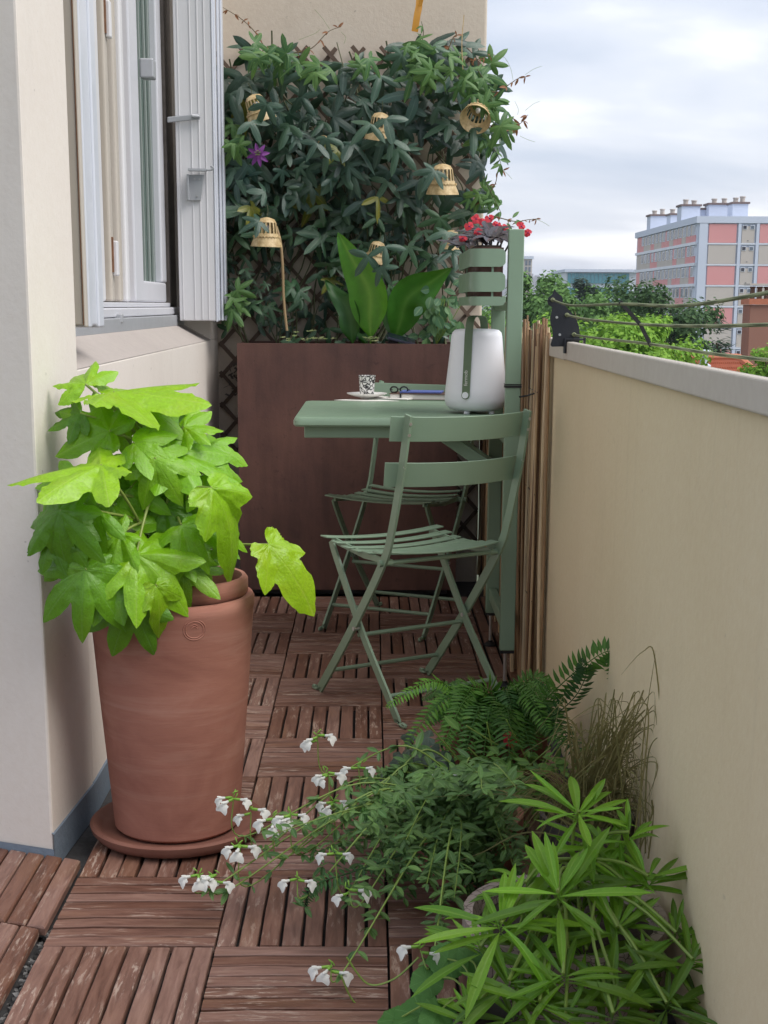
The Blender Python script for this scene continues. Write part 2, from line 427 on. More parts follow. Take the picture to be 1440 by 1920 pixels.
L_ger = leafm('geranium_leaf', (0.055, 0.16, 0.03, 1), (0.085, 0.21, 0.045, 1), (0.15, 0.3, 0.09, 1), 0.55, 0.2, 0.3)
L_grass = leafm('sedge_blade', (0.16, 0.16, 0.06, 1), (0.26, 0.23, 0.10, 1), (0.3, 0.28, 0.14, 1), 0.55, 0.2, 0.3)
L_aspi = leafm('aspidistra_leaf', (0.060, 0.215, 0.016, 1), (0.085, 0.26, 0.02, 1), (0.22, 0.42, 0.06, 1), 0.36, 0.25, 0.45, 2.0, 0.3, (0.2, 0.45, 0.02, 1))
L_imp = leafm('impatiens_leaf', (0.030, 0.026, 0.032, 1), (0.060, 0.055, 0.060, 1), (0.16, 0.05, 0.06, 1), 0.3, 0.08, 0.55)
L_red = leafm('red_petal', (0.62, 0.035, 0.06, 1), (0.75, 0.07, 0.10, 1), (0.7, 0.1, 0.1, 1), 0.5, 0.3, 0.3, 4, 0.05)
L_orange = leafm('bronze_shoot', (0.22, 0.09, 0.04, 1), (0.32, 0.14, 0.06, 1), (0.3, 0.15, 0.06, 1), 0.5, 0.3)
L_purple = leafm('purple_petal', (0.16, 0.02, 0.20, 1), (0.24, 0.05, 0.30, 1), (0.3, 0.1, 0.35, 1), 0.5, 0.2)
L_succ = leafm('sedum_rosette', (0.13, 0.22, 0.05, 1), (0.26, 0.24, 0.13, 1), (0.4, 0.4, 0.2, 1), 0.5, 0.1)
L_tree_b = leafm('lime_tree_leaf', (0.14, 0.30, 0.035, 1), (0.27, 0.46, 0.06, 1), (0.2, 0.3, 0.05, 1), 0.6, 0.3, 0.2)
L_tree_m = leafm('mid_tree_leaf', (0.085, 0.18, 0.048, 1), (0.15, 0.28, 0.072, 1), (0.1, 0.2, 0.05, 1), 0.6, 0.25, 0.2)
L_tree_d = leafm('dark_tree_leaf', (0.040, 0.090, 0.034, 1), (0.080, 0.150, 0.050, 1), (0.1, 0.2, 0.05, 1), 0.6, 0.2, 0.2)
L_cedar = leafm('cedar_needle', (0.050, 0.085, 0.060, 1), (0.085, 0.130, 0.090, 1), (0.1, 0.2, 0.1, 1), 0.6, 0.15, 0.2)

# ------------------------------------------------------------------ leaf shapes (tip +X, upper side +Z)
def lobed(lobes, web, rings=4, curl=0.25, fold=0.18, wav=0.05, seed=0, nper=5, quilt=0.0, tooth=0.0):
    """lobes = [(angle deg, length, half width)]; unit-sized palmate leaf, junction at the origin"""
    rg = random.Random(seed); axes = sorted(lobes)
    angs = []
    lo = axes[0][0] - 48; hi = axes[-1][0] + 48
    ends = [lo] + [x[0] for x in axes] + [hi]
    for i in range(len(ends) - 1):
        for k in range(2 * nper): angs.append(ends[i] + (ends[i + 1] - ends[i]) * k / (2 * nper))
    angs.append(hi)
    def rad(a):
        r = web * max(0.25, 1 - max(0, abs(a) - abs(axes[-1][0])) / 70)
        for an, ln, hw in axes:
            d = R(a - an)
            if abs(d) < PI / 2:
                A = ln / 2; c, s_ = math.cos(d), math.sin(d)
                q = 2 * A * hw * hw * c / (hw * hw * c * c + A * A * s_ * s_)
                q = min(q, ln * (1 - 0.42 * abs(d) / (hw / A)))
                r = max(r, q)
        return r
    droop = [rg.uniform(0.5, 1.4) for _ in axes]
    b = MB(); vs = [(0, 0, 0)]; at_ = [1.0]; na = len(angs)
    for k in range(1, rings + 1):
        for i, a in enumerate(angs):
            dl = min(range(len(axes)), key=lambda j: abs(axes[j][0] - a)); da = abs(axes[dl][0] - a)
            rr = rad(a)
            if tooth and k == rings and da > 2: rr *= 1 + tooth * (1 if i % 2 else -1)
            q = rr * k / rings; x = q * math.cos(R(a)); y = q * math.sin(R(a))
            z = -curl * droop[dl] * q * q - fold * q * min(1, abs(math.sin(R(da) * 1.6))) * 0.9 + wav * q * math.sin(R(a) * 3 + seed)
            if k == rings: z += rg.uniform(-1, 1) * wav * 0.12
            if quilt: z += quilt * math.sin(q * 26 + da * 0.05) * (1 if da > 3 else 0) * min(1, da / 12)
            vs.append((x, y, z)); at_.append(1.0 if da < 0.01 else 0.0)
    fs = [[0, 1 + i, 2 + i] for i in range(na - 1)]
    for k in range(rings - 1):
        for i in range(na - 1):
            a = 1 + k * na + i; fs.append([a, a + na, a + na + 1, a + 1])
    return b.add(vs, fs, at_)
def lance(length=1.0, width=0.2, n=7, curl=0.2, fold=0.25, peak=0.45, twist=0.0, wav=0.0, cols=2, stalk=0.0, ph=0.0):
    b = MB(); vs = []; at_ = []; fs = []
    for i in range(n + 1):
        t = i / n
        wv = width / 2 * (math.sin(PI * t ** (math.log(0.5) / math.log(peak))) ** 0.8 if 0 < t < 1 else 0.0) + 0.002 * (0 < i < n)
        if t < stalk: wv = width * 0.03
        an = curl * t; x = length * (math.sin(an) / curl if abs(curl) > 1e-3 else t); z = -length * ((1 - math.cos(an)) / curl if abs(curl) > 1e-3 else 0)
        for j in range(-cols, cols + 1):
            y = wv * j / cols; zz = z + fold * abs(y) + wav * length * math.sin(t * 9 + ph + j) * abs(j) / cols
            ta = twist * t; vs.append((x, y * math.cos(ta) - (zz - z) * math.sin(ta), z + (zz - z) * math.cos(ta) + y * math.sin(ta)))
            at_.append(1.0 if j == 0 else 0.0)
    k = 2 * cols + 1
    for i in range(n):
        for j in range(k - 1):
            a = i * k + j; fs.append([a, a + k, a + k + 1, a + 1])
    return b.add(vs, fs, at_)

def spread(root, specs, templates, mat, name='leaf', cap=300, mass='foliage', smooth=180):
    """specs: (matrix, template index[, colour]) in world space, best seen first. The first `cap` are objects of their own, the rest one mass."""
    meshes = [t.mesh(name, mat, smooth, True) for t in templates]
    inv = local_shift(root)
    for sp in specs[:cap]:
        o = bpy.data.objects.new(name, meshes[sp[1]]); COL.objects.link(o); o.parent = root; o.matrix_basis = inv @ sp[0]
        if len(sp) > 2: o.color = (*sp[2], 1)
    if len(specs) > cap:
        b = MB()
        for sp in specs[cap:]:
            t = templates[sp[1]]; M = inv @ sp[0]
            b.add([M @ V(p) for p in t.v], t.f, list(t.a))
        o = link(mass, b.mesh(mass, mat, smooth, True), root); o['kind'] = 'stuff'

# ================================================================== THE SETTING
# ---- ground far below
g = MB(); g.add([(-4000, -3000, -12), (4000, -3000, -12), (4000, 7000, -12), (-4000, 7000, -12)], [[0, 1, 2, 3]])
tag(g.build('ground', simple('distant_ground', (0.10, 0.12, 0.07), 0.9, 0, 0.3, 0.02)), kind='structure')

# ---- balcony slab and deck tiles
s = MB(); s.box(-1.9, 0.491, -1.6, 5.859, -0.22, -0.034)
tag(s.build('balcony_slab', M_concrete), kind='structure')
deck = empty('deck', (0, 0, 0), kind='structure')
def slat_mesh(ln, wd, k):
    rg = random.Random(k); c = 0.0016; h = 0.016; b = MB(); vs = []; n = 4
    for i in range(n + 1):
        x = -ln / 2 + ln * i / n; e1 = rg.uniform(-0.0006, 0.0006); dz = rg.uniform(-0.0008, 0.0008)
        if i in (0, n): dz -= 0.0015
        y = wd / 2 + e1
        vs += [(x, -y, -h), (x, -y, -c + dz), (x, -y + c, dz), (x, y - c, dz), (x, y, -c + dz), (x, y, -h)]
    fs = []
    for i in range(n):
        for j in range(5):
            a = i * 6 + j; fs.append([a, a + 6, a + 7, a + 1])
    fs += [[0, 1, 2, 3, 4, 5], [n * 6 + j for j in range(6)][::-1]]
    b.add(vs, fs); return b.mesh('slat', M_deck, 30)
TS = 0.30
slats = [slat_mesh(0.296, 0.0318, k) for k in range(5)]
gridme = MB().box(-0.148, 0.148, -0.148, 0.148, -0.030, -0.017).mesh('deck_tile', M_grid)
YR0 = 2904.0 / (1783 - 572) - .015                                     # a joint line between two rows
def deck_tile(cx, cy, vert, n0=0, n1=8, keep=None):
    t = link('deck_tile', gridme, deck, Matrix.Translation((cx, cy, 0)))
    for i in range(n0, n1):
        off = -TS / 2 + (i + 0.5) * TS / 8
        loc = (cx + off + rnd.uniform(-.0008, .0008), cy, rnd.uniform(-.001, .0008)) if vert else (cx, cy + off + rnd.uniform(-.0008, .0008), rnd.uniform(-.001, .0008))
        M = Matrix.Translation(loc) @ Matrix.Rotation((PI / 2 if vert else 0) + rnd.uniform(-.004, .004) + (PI if rnd.random() < .5 else 0), 4, 'Z')
        link('slat', slats[rnd.randrange(5)], t, M)
for ci, cx in enumerate((-0.418, -0.118, 0.182)):
    for r in range(-2, 11):
        cy = YR0 + (r + 0.5) * TS - 0.3
        if cy > 5.75: continue
        vert = (ci + r) % 2 == 0
        deck_tile(cx, cy, vert)
# narrow strip of cut tiles along the parapet
half = MB().box(-0.060, 0.060, -0.148, 0.148, -0.030, -0.017).mesh('deck_tile', M_grid)
for r in range(-2, 11):
    cy = YR0 + (r + 0.5) * TS - 0.3 + 0.012; cx = 0.395
    t = link('deck_tile', half, deck, Matrix.Translation((cx, cy, 0)))
    for i in range(3):
        M = Matrix.Translation((cx - 0.043 + i * 0.042, cy, rnd.uniform(-.001, .001))) @ Matrix.Rotation(PI / 2 + rnd.uniform(-.004, .004), 4, 'Z')
        link('slat', slats[rnd.randrange(5)], t, M)
# tiles in front of the pier, cut on the skew, beyond an open gap
def skew_slat(x0, x1, y0, y1):
    sk = lambda x, y: y - 0.36 * (x + 0.6)
    b = MB(); c = 0.003
    q = [(x0, sk(x0, y0)), (x1, sk(x1, y0)), (x1, sk(x1, y1)), (x0, sk(x0, y1))]
    qi = [(x0 + c, sk(x0, y0) + c), (x1 - c, sk(x1, y0) + c), (x1 - c, sk(x1, y1) - c), (x0 + c, sk(x0, y1) - c)]
    vs = [(x, y, -0.016) for x, y in q] + [(x, y, -c) for x, y in q] + [(x, y, 0.0005) for x, y in qi]
    fs = [[i, (i + 1) % 4, 4 + (i + 1) % 4, 4 + i] for i in range(4)] + [[4 + i, 4 + (i + 1) % 4, 8 + (i + 1) % 4, 8 + i] for i in range(4)] + [[8, 9, 10, 11]]
    return b.add(vs, fs)
for (y0, y1, dxx) in ((2.462, 2.775, 0.0), (2.155, 2.455, -0.010), (1.85, 2.148, -0.016)):
    t = link('deck_tile', MB().add([(-0.90 + dxx, y0 + .1, -0.02), (-0.6 + dxx, y0, -0.02), (-0.6 + dxx, y1 - .02, -0.02), (-0.9 + dxx, y1 + .08, -0.02)], [[0, 1, 2, 3]]).mesh('deck_tile', M_grid), deck)
    for i in range(8 if y0 > 2.4 else 14):
        x1 = -0.579 + dxx - i * 0.0395
        b = skew_slat(x1 - 0.0355, x1, y0, y1); cxm = x1 - .018; cym = (y0 + y1) / 2
        M = Matrix.Translation((cxm, cym, 0)); Rz = Matrix.Rotation(PI / 2, 4, 'Z'); Mi = (M @ Rz).inverted()
        b.v = [tuple(Mi @ V(p)) for p in b.v]
        link('slat', b.mesh('slat', M_deck), t, M @ Rz)
b = MB()
for k in range(150):
    x = -0.577 + rnd.uniform(-.010, .008); y = rnd.uniform(1.9, 2.5); s_ = rnd.uniform(.0015, .005)
    b.obox((x, y, -0.03 + rnd.uniform(0, .012)), V((rnd.uniform(-1, 1), rnd.uniform(-1, 1), 0)).normalized() * s_, V((rnd.uniform(-1, 1), rnd.uniform(-1, 1), .3)).normalized() * s_, (0, 0, s_ * .6))
tag(b.build('gravel', M_debris), 'grey grit caught in the gap between the deck tiles', 'grit', kind='stuff')

# ---- facade on the house side: pier, low wall, far pier, lintel
FX = -0.615
wl = MB()
wl.prism([(FX - .022, 2.79), (FX, 3.10), (-0.95, 3.10), (-1.9, 3.40), (-1.9, 3.30)], -0.05, 6.0)
tag(wl.build('house_wall_pier', M_wall, bevel=0.006), 'cream plaster pier with worn corner beside the terracotta pot', 'wall')
wl = MB(); wl.box(-0.95, FX - 0.001, 3.1005, 5.858, -0.05, 0.955)
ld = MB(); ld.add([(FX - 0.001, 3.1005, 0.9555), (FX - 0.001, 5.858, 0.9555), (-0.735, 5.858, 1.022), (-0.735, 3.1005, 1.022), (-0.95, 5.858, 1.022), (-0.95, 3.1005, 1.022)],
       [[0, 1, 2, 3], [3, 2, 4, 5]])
wl.box(-0.95, FX - 0.0015, 5.62, 5.858, 0.953, 6.0)
wl.box(-0.95, FX - 0.0015, 3.1005, 5.62, 2.75, 6.0)
hw = wl.build('house_wall', M_wall, bevel=0.004)
tag(hw, 'cream plaster house wall with sloping sill under the shuttered window', 'wall')
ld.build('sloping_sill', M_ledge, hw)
b = MB(); q_ = [(FX - .019, 2.787), (FX + .003, 3.10), (FX + .003, 5.85)]
b.add([(x, y, z) for x, y in q_ for z in (-.03, .045)] + [(FX - .002, 5.85, .048), (FX - .002, 3.1, .048), (FX - .024, 2.79, .048)], [[0, 2, 3, 1], [2, 4, 5, 3], [1, 3, 7, 8], [3, 5, 6, 7]])
b.add([(FX - .0195, 2.7865, -.03), (FX - .0195, 2.7865, .014), (-1.0, 2.926, .012), (-1.0, 2.926, -.03)], [[0, 1, 2, 3]])
b.build('waterproofing_strip', M_membrane, hw)
# room behind the window
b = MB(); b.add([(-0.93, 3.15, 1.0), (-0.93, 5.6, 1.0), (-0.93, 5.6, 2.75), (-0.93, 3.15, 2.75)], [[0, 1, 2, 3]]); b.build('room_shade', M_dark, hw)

# ---- back wall
BY = 5.86
b = MB(); b.box(-1.0, 0.441, BY, BY + 0.25, -0.22, 6.0)
tag(b.build('back_wall', M_back, bevel=0.01, seg=3), 'beige end wall of the balcony behind the climbing plant', 'wall')

# ---- parapet
b = MB(); b.box(0.492, 0.552, -1.6, 6.1, -0.3, 0.966)
pw = b.build('parapet', M_parapet); tag(pw, 'beige parapet wall along the open side of the balcony', 'parapet')
b = MB(); b.box(0.479, 0.499, -1.6, 4.25, 0.959, 1.004); b.build('cap_rail', M_cap, pw, bevel=0.004, seg=3)
b = MB(); b.box(0.4785, 0.5005, 3.66, 4.26, 0.9575, 1.0055); b.build('cap_joint_sleeve', M_cap, pw, bevel=0.003)

# ================================================================== WINDOW AND SHUTTERS
win = empty('window', (-0.74, 4.6, 1.02), 'white framed window with greenish glass in the recess of the cream wall', 'window')
def B(*a): return MB().box(*a)
B(-0.748, -0.716, 3.12, 5.615, 1.010, 1.050).build('metal_sill', M_sillmet, win, bevel=.003)
B(-0.742, -0.712, 4.215, 4.245, 1.036, 1.062).build('shutter_stop', M_sillmet, win, bevel=.004)
B(-0.79, -0.728, 3.12, 5.58, 1.052, 1.078).build('frame_bottom_rail', M_pvc, win, bevel=.004)
B(-0.80, -0.742, 3.12, 5.50, 1.080, 1.094).build('frame_track', M_pvc, win, bevel=.003)
B(-0.79, -0.728, 3.12, 5.58, 2.66, 2.75).build('frame_top_rail', M_pvc, win)
sash = B(-0.795, -0.748, 4.70, 4.86, 1.096, 2.66).build('sash_stile', M_pvc, win, bevel=.006)
B(-0.795, -0.752, 4.862, 5.40, 1.096, 1.165).build('sash_bottom_rail', M_pvc, win, bevel=.006)
B(-0.795, -0.752, 5.31, 5.42, 1.166, 2.66).build('sash_far_stile', M_pvc, win, bevel=.006)
B(-0.80, -0.742, 5.425, 5.60, 1.08, 2.75).build('grimy_seal', M_grime, win)
gm = Mat('window_glass'); gm.set((0.10, 0.15, 0.13, 1), 0.06, spec=0.8)
B(-0.785, -0.775, 4.855, 5.315, 1.165, 2.66).build('pane', gm.m, win)
for i, yy in enumerate((4.93, 5.02, 5.13, 5.22)):
    B(-0.774, -0.768, yy, yy + 0.018, 1.166, 2.655).build('reflected_line', simple('reflection%d' % i, (0.26, 0.30, 0.28), 0.4), win)  # lines reflected in the glass, painted as plain coloured strips
B(-0.745, -0.70, 4.87, 4.93, 1.80, 1.86).build('latch', M_sillmet, win, bevel=.005)

# folded inner leaves seen through the opening
inner = empty('folded_inner_shutter', (-0.75, 4.4, 1.09), 'beige folded shutter leaves with rusty hinges inside the window opening', 'shutter')
yy = 3.95
k = 0
while yy < 4.66:
    wd = rnd.choice((0.055, 0.07, 0.09)); xo = -0.775 + (0.018 if k % 2 else 0.0)
    B(xo - .03, xo, yy, yy + wd - .006, 1.096, 2.66).build('leaf_profile', M_beige if k % 3 else M_shut, inner, bevel=.008, seg=3)
    yy += wd; k += 1
for z0 in (1.17, 1.83):
    hg = B(-0.757, -0.742, 4.345, 4.375, z0, z0 + 0.10).build('hinge', M_shut, inner, bevel=.004)
    B(-0.7575, -0.752, 4.335, 4.344, z0 + .01, z0 + 0.11).build('rust_stain', M_rust, hg)

def shutter(name, label, x0, x1, ys, z0, z1, mats):
    o = empty(name, ((x0 + x1) / 2, ys[0], z0), label, 'shutter', 'folding shutters either side of the window')
    for i, y in enumerate(ys):
        dx_ = 0.012 * (i % 2); th = 0.021
        lf = B(x0, x1 - dx_, y, y + th, z0 + 0.004 * (i % 2), z1).build('leaf', mats[0], o, bevel=.003)
        for xr in (0.10, 0.42, 0.62, 0.80):
            xx = x0 + (x1 - x0) * xr
            B(xx, xx + 0.004, y - 0.0028, y + 0.001, z0 + .004, z1).build('groove_rib', mats[0], lf, bevel=.001)
        B(x1 - dx_ + 0.0005, x1 - dx_ + 0.007, y - .003, y + th + .002, z0 - .004, z1).build('edge_profile', mats[1], o, bevel=.003)
    return o
M_edge = simple('white_aluminium_edge', (0.66, 0.68, 0.74), 0.35, 0.1, 0.05)
sh1 = shutter('folding_shutter', 'folded beige shutter stack with white edges next to the plaster pier', -0.735, -0.612, [3.16], 1.045, 2.75, (M_beige, M_beige))
B(-0.735, -0.603, 3.186, 3.215, 1.04, 2.75).build('leaf', M_edge, sh1, bevel=.003)
B(-0.735, -0.608, 3.217, 3.30, 1.043, 2.75).build('leaf', M_edge, sh1, bevel=.004)
B(-0.735, -0.604, 3.302, 3.36, 1.038, 2.75).build('leaf', M_edge, sh1, bevel=.004)
B(-0.6115, -0.6095, 3.157, 3.1855, 1.045, 2.75).build('stained_seal', M_rust, sh1)
sh2 = shutter('folding_shutter', 'pale grey folded shutter with latch hardware next to the climbing plant', -0.705, -0.572, [5.40, 5.43, 5.46], 1.030, 2.75, (M_shut, M_edge))
b = MB()
for i, (xx, yo) in enumerate(((-0.567, .0), (-0.557, .03), (-0.548, .06))):
    b.box(xx, xx + .008, 5.412 + yo, 5.455 + yo, 1.030, 2.75)
b.build('fold_edge', M_edge, sh2, bevel=.003)
# latch lever and keeper on the far shutter
lv = at(350, 222, 5.39)
b = MB(); b.obox((lv.x - .01, 5.386, lv.z), (.058, 0, .006), (0, .004, 0), (0, 0, .010)); b.obox((lv.x + .035, 5.378, lv.z + .006), (.014, .006, 0), (0, .010, 0), (0, 0, .005))
b.build('latch_lever', M_sillmet, sh2, bevel=.003)
kp = at(368, 352, 5.39)
b = MB(); b.add([(kp.x - .025, 5.394, kp.z + .045), (kp.x + .030, 5.394, kp.z + .045), (kp.x + .016, 5.394, kp.z - .045), (kp.x - .025, 5.394, kp.z - .045),
                 (kp.x - .025, 5.386, kp.z + .045), (kp.x + .030, 5.386, kp.z + .045), (kp.x + .016, 5.386, kp.z - .045), (kp.x - .025, 5.386, kp.z - .045)],
                [[0, 1, 2, 3], [7, 6, 5, 4], [0, 4, 5, 1], [1, 5, 6, 2], [2, 6, 7, 3], [3, 7, 4, 0]])
b.obox((kp.x - .027, 5.38, kp.z), (.004, 0, 0), (0, .016, 0), (0, 0, .045))
kpo = b.build('keeper_plate', M_sillmet, sh2, bevel=.002)
b = MB(); b.obox((kp.x + .008, 5.372, kp.z + .06), (.032, .004, 0), (0, .016, 0), (0, 0, .004))
b.tube(smooth_path([(kp.x + .035, 5.37, kp.z + .062), (kp.x + .055, 5.37, kp.z + .060), (kp.x + .064, 5.37, kp.z + .067), (kp.x + .056, 5.37, kp.z + .074)], 4), .004, 6)
b.build('hook', M_sillmet, kpo, bevel=.0015)
b = MB()
for q in ((-.005, .03), (.012, .03), (.003, -.03)):
    b.tube([(kp.x + q[0], 5.387, kp.z + q[1]), (kp.x + q[0], 5.383, kp.z + q[1])], .0035, 8)
b.build('screw_heads', M_bolt, kpo, 40)

# ================================================================== FAR SCENERY
# apartment block
AX, AY0, AY1, ROOF = 44.8, 200.0, 246.0, 13.25
FH = 2.83
M_pink = simple('pink_panel', (0.68, 0.31, 0.31), 0.8, 0, 0.05, 0.4)
M_grey = simple('grey_beige_panel', (0.52, 0.47, 0.43), 0.8, 0, 0.05, 0.4)
M_band = simple('pale_blue_concrete', (0.56, 0.61, 0.72), 0.8, 0, 0.05, 0.4)
M_wframe = simple('white_window_frame', (0.70, 0.73, 0.80), 0.6)
M_pane = simple('distant_pane', (0.13, 0.16, 0.20), 0.15, 0, 0.3, 2)
M_pane_d = simple('dark_pane', (0.035, 0.035, 0.05), 0.15)
M_curt = simple('curtained_pane', (0.36, 0.37, 0.40), 0.4, 0, 0.1)
apt = empty('apartment_block', (AX, AY0, -12), 'pink and grey panelled apartment block with pale blue bands and rooftop chimneys', 'building')
B(AX + .12, 78, AY0 + .12, AY1, -12, ROOF - .02).build('wall', M_band, apt)
B(AX - .25, 78.4, AY0 - .25, AY1 + .2, ROOF - 0.9, ROOF).build('parapet_band', M_band, apt)
NF = 7
for f in range(NF):
    zt = ROOF - 0.95 - f * FH; zb = zt - FH
    if zt < -9: break
    B(AX - .16, AX + .14, AY0 + .6, AY1, zb + .02, zb + .42).build('floor_band', M_wframe, apt)
    B(AX + .4, 78, AY0 - .16, AY0 + .14, zb + .02, zb + .22).build('floor_band', M_wframe, apt)
    # long receding side: bays of window over panel
    nb = 15; bw = (AY1 - AY0 - 2.6) / nb
    runs = []; c = rnd.random() < .5
    while len(runs) < nb:
        runs += [c] * rnd.choice((1, 2, 2, 4)); c = not c
    for i in range(nb):
        y0 = AY0 + 1.3 + i * bw; pm = M_pink if runs[i] else M_grey
        B(AX - .05, AX + .13, y0 + .03, y0 + bw - .03, zb + .42, zb + 1.32 + (0.0)).build('panel', pm, apt)
        if i in (14,): B(AX - .05, AX + .13, y0 + .03, y0 + bw - .03, zb + 1.32, zt - .02).build('panel', pm, apt); continue
        wf = B(AX - .06, AX + .13, y0 + bw * .10, y0 + bw * .66, zb + 1.34, zt - .12).build('window_frame', M_wframe, apt)
        B(AX - .09, AX - .05, y0 + bw * .14, y0 + bw * .38, zb + 1.44, zt - .22).build('pane', rnd.choice((M_pane, M_pane, M_curt, M_pane_d)), wf)
        B(AX - .09, AX - .05, y0 + bw * .41, y0 + bw * .63, zb + 1.44, zt - .22).build('pane', rnd.choice((M_pane, M_curt, M_curt, M_pane_d)), wf)
        B(AX - .05, AX + .13, y0 + bw * .68, y0 + bw - .03, zb + 1.34, zt - .05).build('panel', pm if rnd.random() < .6 else M_grey, apt)
    # gable side towards the balcony
    pm = M_pink if f % 2 == 0 else M_grey
    for x0, x1 in ((46.35, 50.15), (53.35, 57.3), (60.5, 64.3)):
        B(x0, x1, AY0 - .10, AY0 + .13, zb + .26, zt - .06).build('panel', pm, apt)
    for x0 in (50.9, 57.95):
        B(x0, x0 + 1.75, AY0 - .08, AY0 + .13, zb + .26, zt - .35).build('panel', M_grey, apt)
        for dxw in (0.06, 1.10):
            wf = B(x0 + dxw, x0 + dxw + .6, AY0 - .14, AY0 - .02, zt - .78, zt - .20).build('window_frame', M_wframe, apt)
            B(x0 + dxw + .07, x0 + dxw + .52, AY0 - .18, AY0 - .12, zt - .70, zt - .28).build('pane', rnd.choice((M_pane_d, M_pane)), wf)
        B(x0 + .75, x0 + .95, AY0 - .12, AY0 - .06, zb + .5, zb + .58).build('vent', M_pane_d, apt)
for x in (45.0, 50.35, 52.85, 57.45):
    B(x, x + (1.15 if x < 46 else .42), AY0 - .22, AY0 + .1, -12, ROOF - .95).build('pilaster', M_band, apt)
def rc(z): return 960 + z / 3.0
M_capb = simple('brown_chimney_cap', (0.16, 0.11, 0.10), 0.8)
for (z0, z1, zt_, Y, pots) in ((780, 878, 195, 236, 2), (893, 955, 190, 226, 1), (955, 1060, 140, 212, 2), (1060, 1112, 160, 216, 0), (1110, 1236, 132, 214, 2), (1243, 1330, 127, 208, 2)):
    p0 = at(rc(z0), 340 + zt_ / 3, Y); p1 = at(rc(z1), 340 + zt_ / 3, Y)
    ch = B(p0.x, p1.x, Y, Y + 3, ROOF - .01, p0.z).build('roof_stack', M_band, apt)
    B(p0.x - .2, p1.x + .2, Y - .2, Y + 3.2, p0.z + .01, p0.z + .28).build('stack_cap', M_capb, ch)
    for k in range(pots):
        x = p0.x + (p1.x - p0.x) * (0.3 + 0.45 * k) ; hgt = rnd.uniform(.5, 1.0)
        MB().lathe([(.36, 0), (.36, hgt * .8), (.45, hgt * .8), (.45, hgt * .8 + .15), (0, hgt * .8 + .2)], 12, (x, Y + 1.2, p0.z + .28)).build('chimney_pot', M_grey, ch)
# glass office
of = empty('glass_office_building', (60, 420, -12), 'low office building with turquoise glass bands beside the pink block', 'building')
p0 = at(1062, 508, 420); p1 = at(1178, 506, 420)
M_off = simple('office_white', (0.58, 0.62, 0.68), 0.6); M_teal = simple('turquoise_glass', (0.07, 0.22, 0.27), 0.12, 0, 0.25, 0.3)
B(p0.x, p1.x + 8, 420, 450, -12, p0.z - .3).build('wall', M_off, of)
B(p0.x - .6, p1.x + 8, 419, 451, p0.z - .3, p0.z + .5).build('roof_edge', M_band, of)
zz = p0.z - .6
for r in range(4):
    hh = (2.9, 2.2, 2.2, 2.2)[r]
    x = p0.x + .4
    while x < p1.x:
        B(x, x + 1.02, 419.6, 420.1, zz - hh, zz).build('glass_panel', M_teal, of); x += 1.12
    zz -= hh + 1.25
# pale tower
tw = empty('pale_tower', (65, 600, -12), 'small pale tower block above the trees beside the green post', 'building')
p0 = at(972, 482, 620); p1 = at(998, 482, 620)
B(p0.x, p1.x, 620, 635, -12, p0.z).build('wall', M_grey, tw)
B(p0.x - .6, p1.x + .6, 619.4, 635.6, p0.z - .8, p0.z + .4).build('roof_edge', M_band, tw)
for r in range(4):
    for cidx in range(2):
        x = p0.x + (p1.x - p0.x) * (.50 + .25 * cidx)
        B(x, x + .9, 619.7, 620.1, p0.z - 3.4 - r * 2.7, p0.z - 1.4 - r * 2.7).build('window', M_pane, tw)
# far city on a rise
M_city = simple('distant_city', (0.34, 0.33, 0.34), 0.9, 0, 0.15, 0.05)
b = MB(); n = 60
prof = [(-700 + 2600 * i / n, 30 + 16 * math.sin(i * .21) + 9 * math.sin(i * .53 + 1)) for i in range(n + 1)]
vs = []; fs = []
for x, h in prof: vs += [(x, 2300, -12), (x, 2700, h), (x, 4200, h + 8)]
for i in range(n): a = i * 3; fs += [[a, a + 3, a + 4, a + 1], [a + 1, a + 4, a + 5, a + 2]]
b.add(vs, fs); tag(b.build('hills', simple('wooded_slope', (0.09, 0.12, 0.07), 0.9, 0, 0.3, .02), smooth=180), kind='structure')
for k in range(45):
    x = rnd.uniform(225, 380); Y = rnd.uniform(2250, 2700); w_ = rnd.uniform(5, 13); hh = rnd.uniform(20, 52)
    if k % 15 == 0: hh += 18; w_ = 5
    bb = MB(); bb.box(x, x + w_, Y, Y + 12, -12, hh); 
    if k % 2: bb.add([(x, Y, hh), (x + w_, Y, hh), (x + w_ / 2, Y + 6, hh + 4)], [[0, 1, 2]])
    o = bb.build('distant_building', M_city); tag(o, 'tiny hazy building on the far skyline above the trees', 'building', 'far skyline buildings')

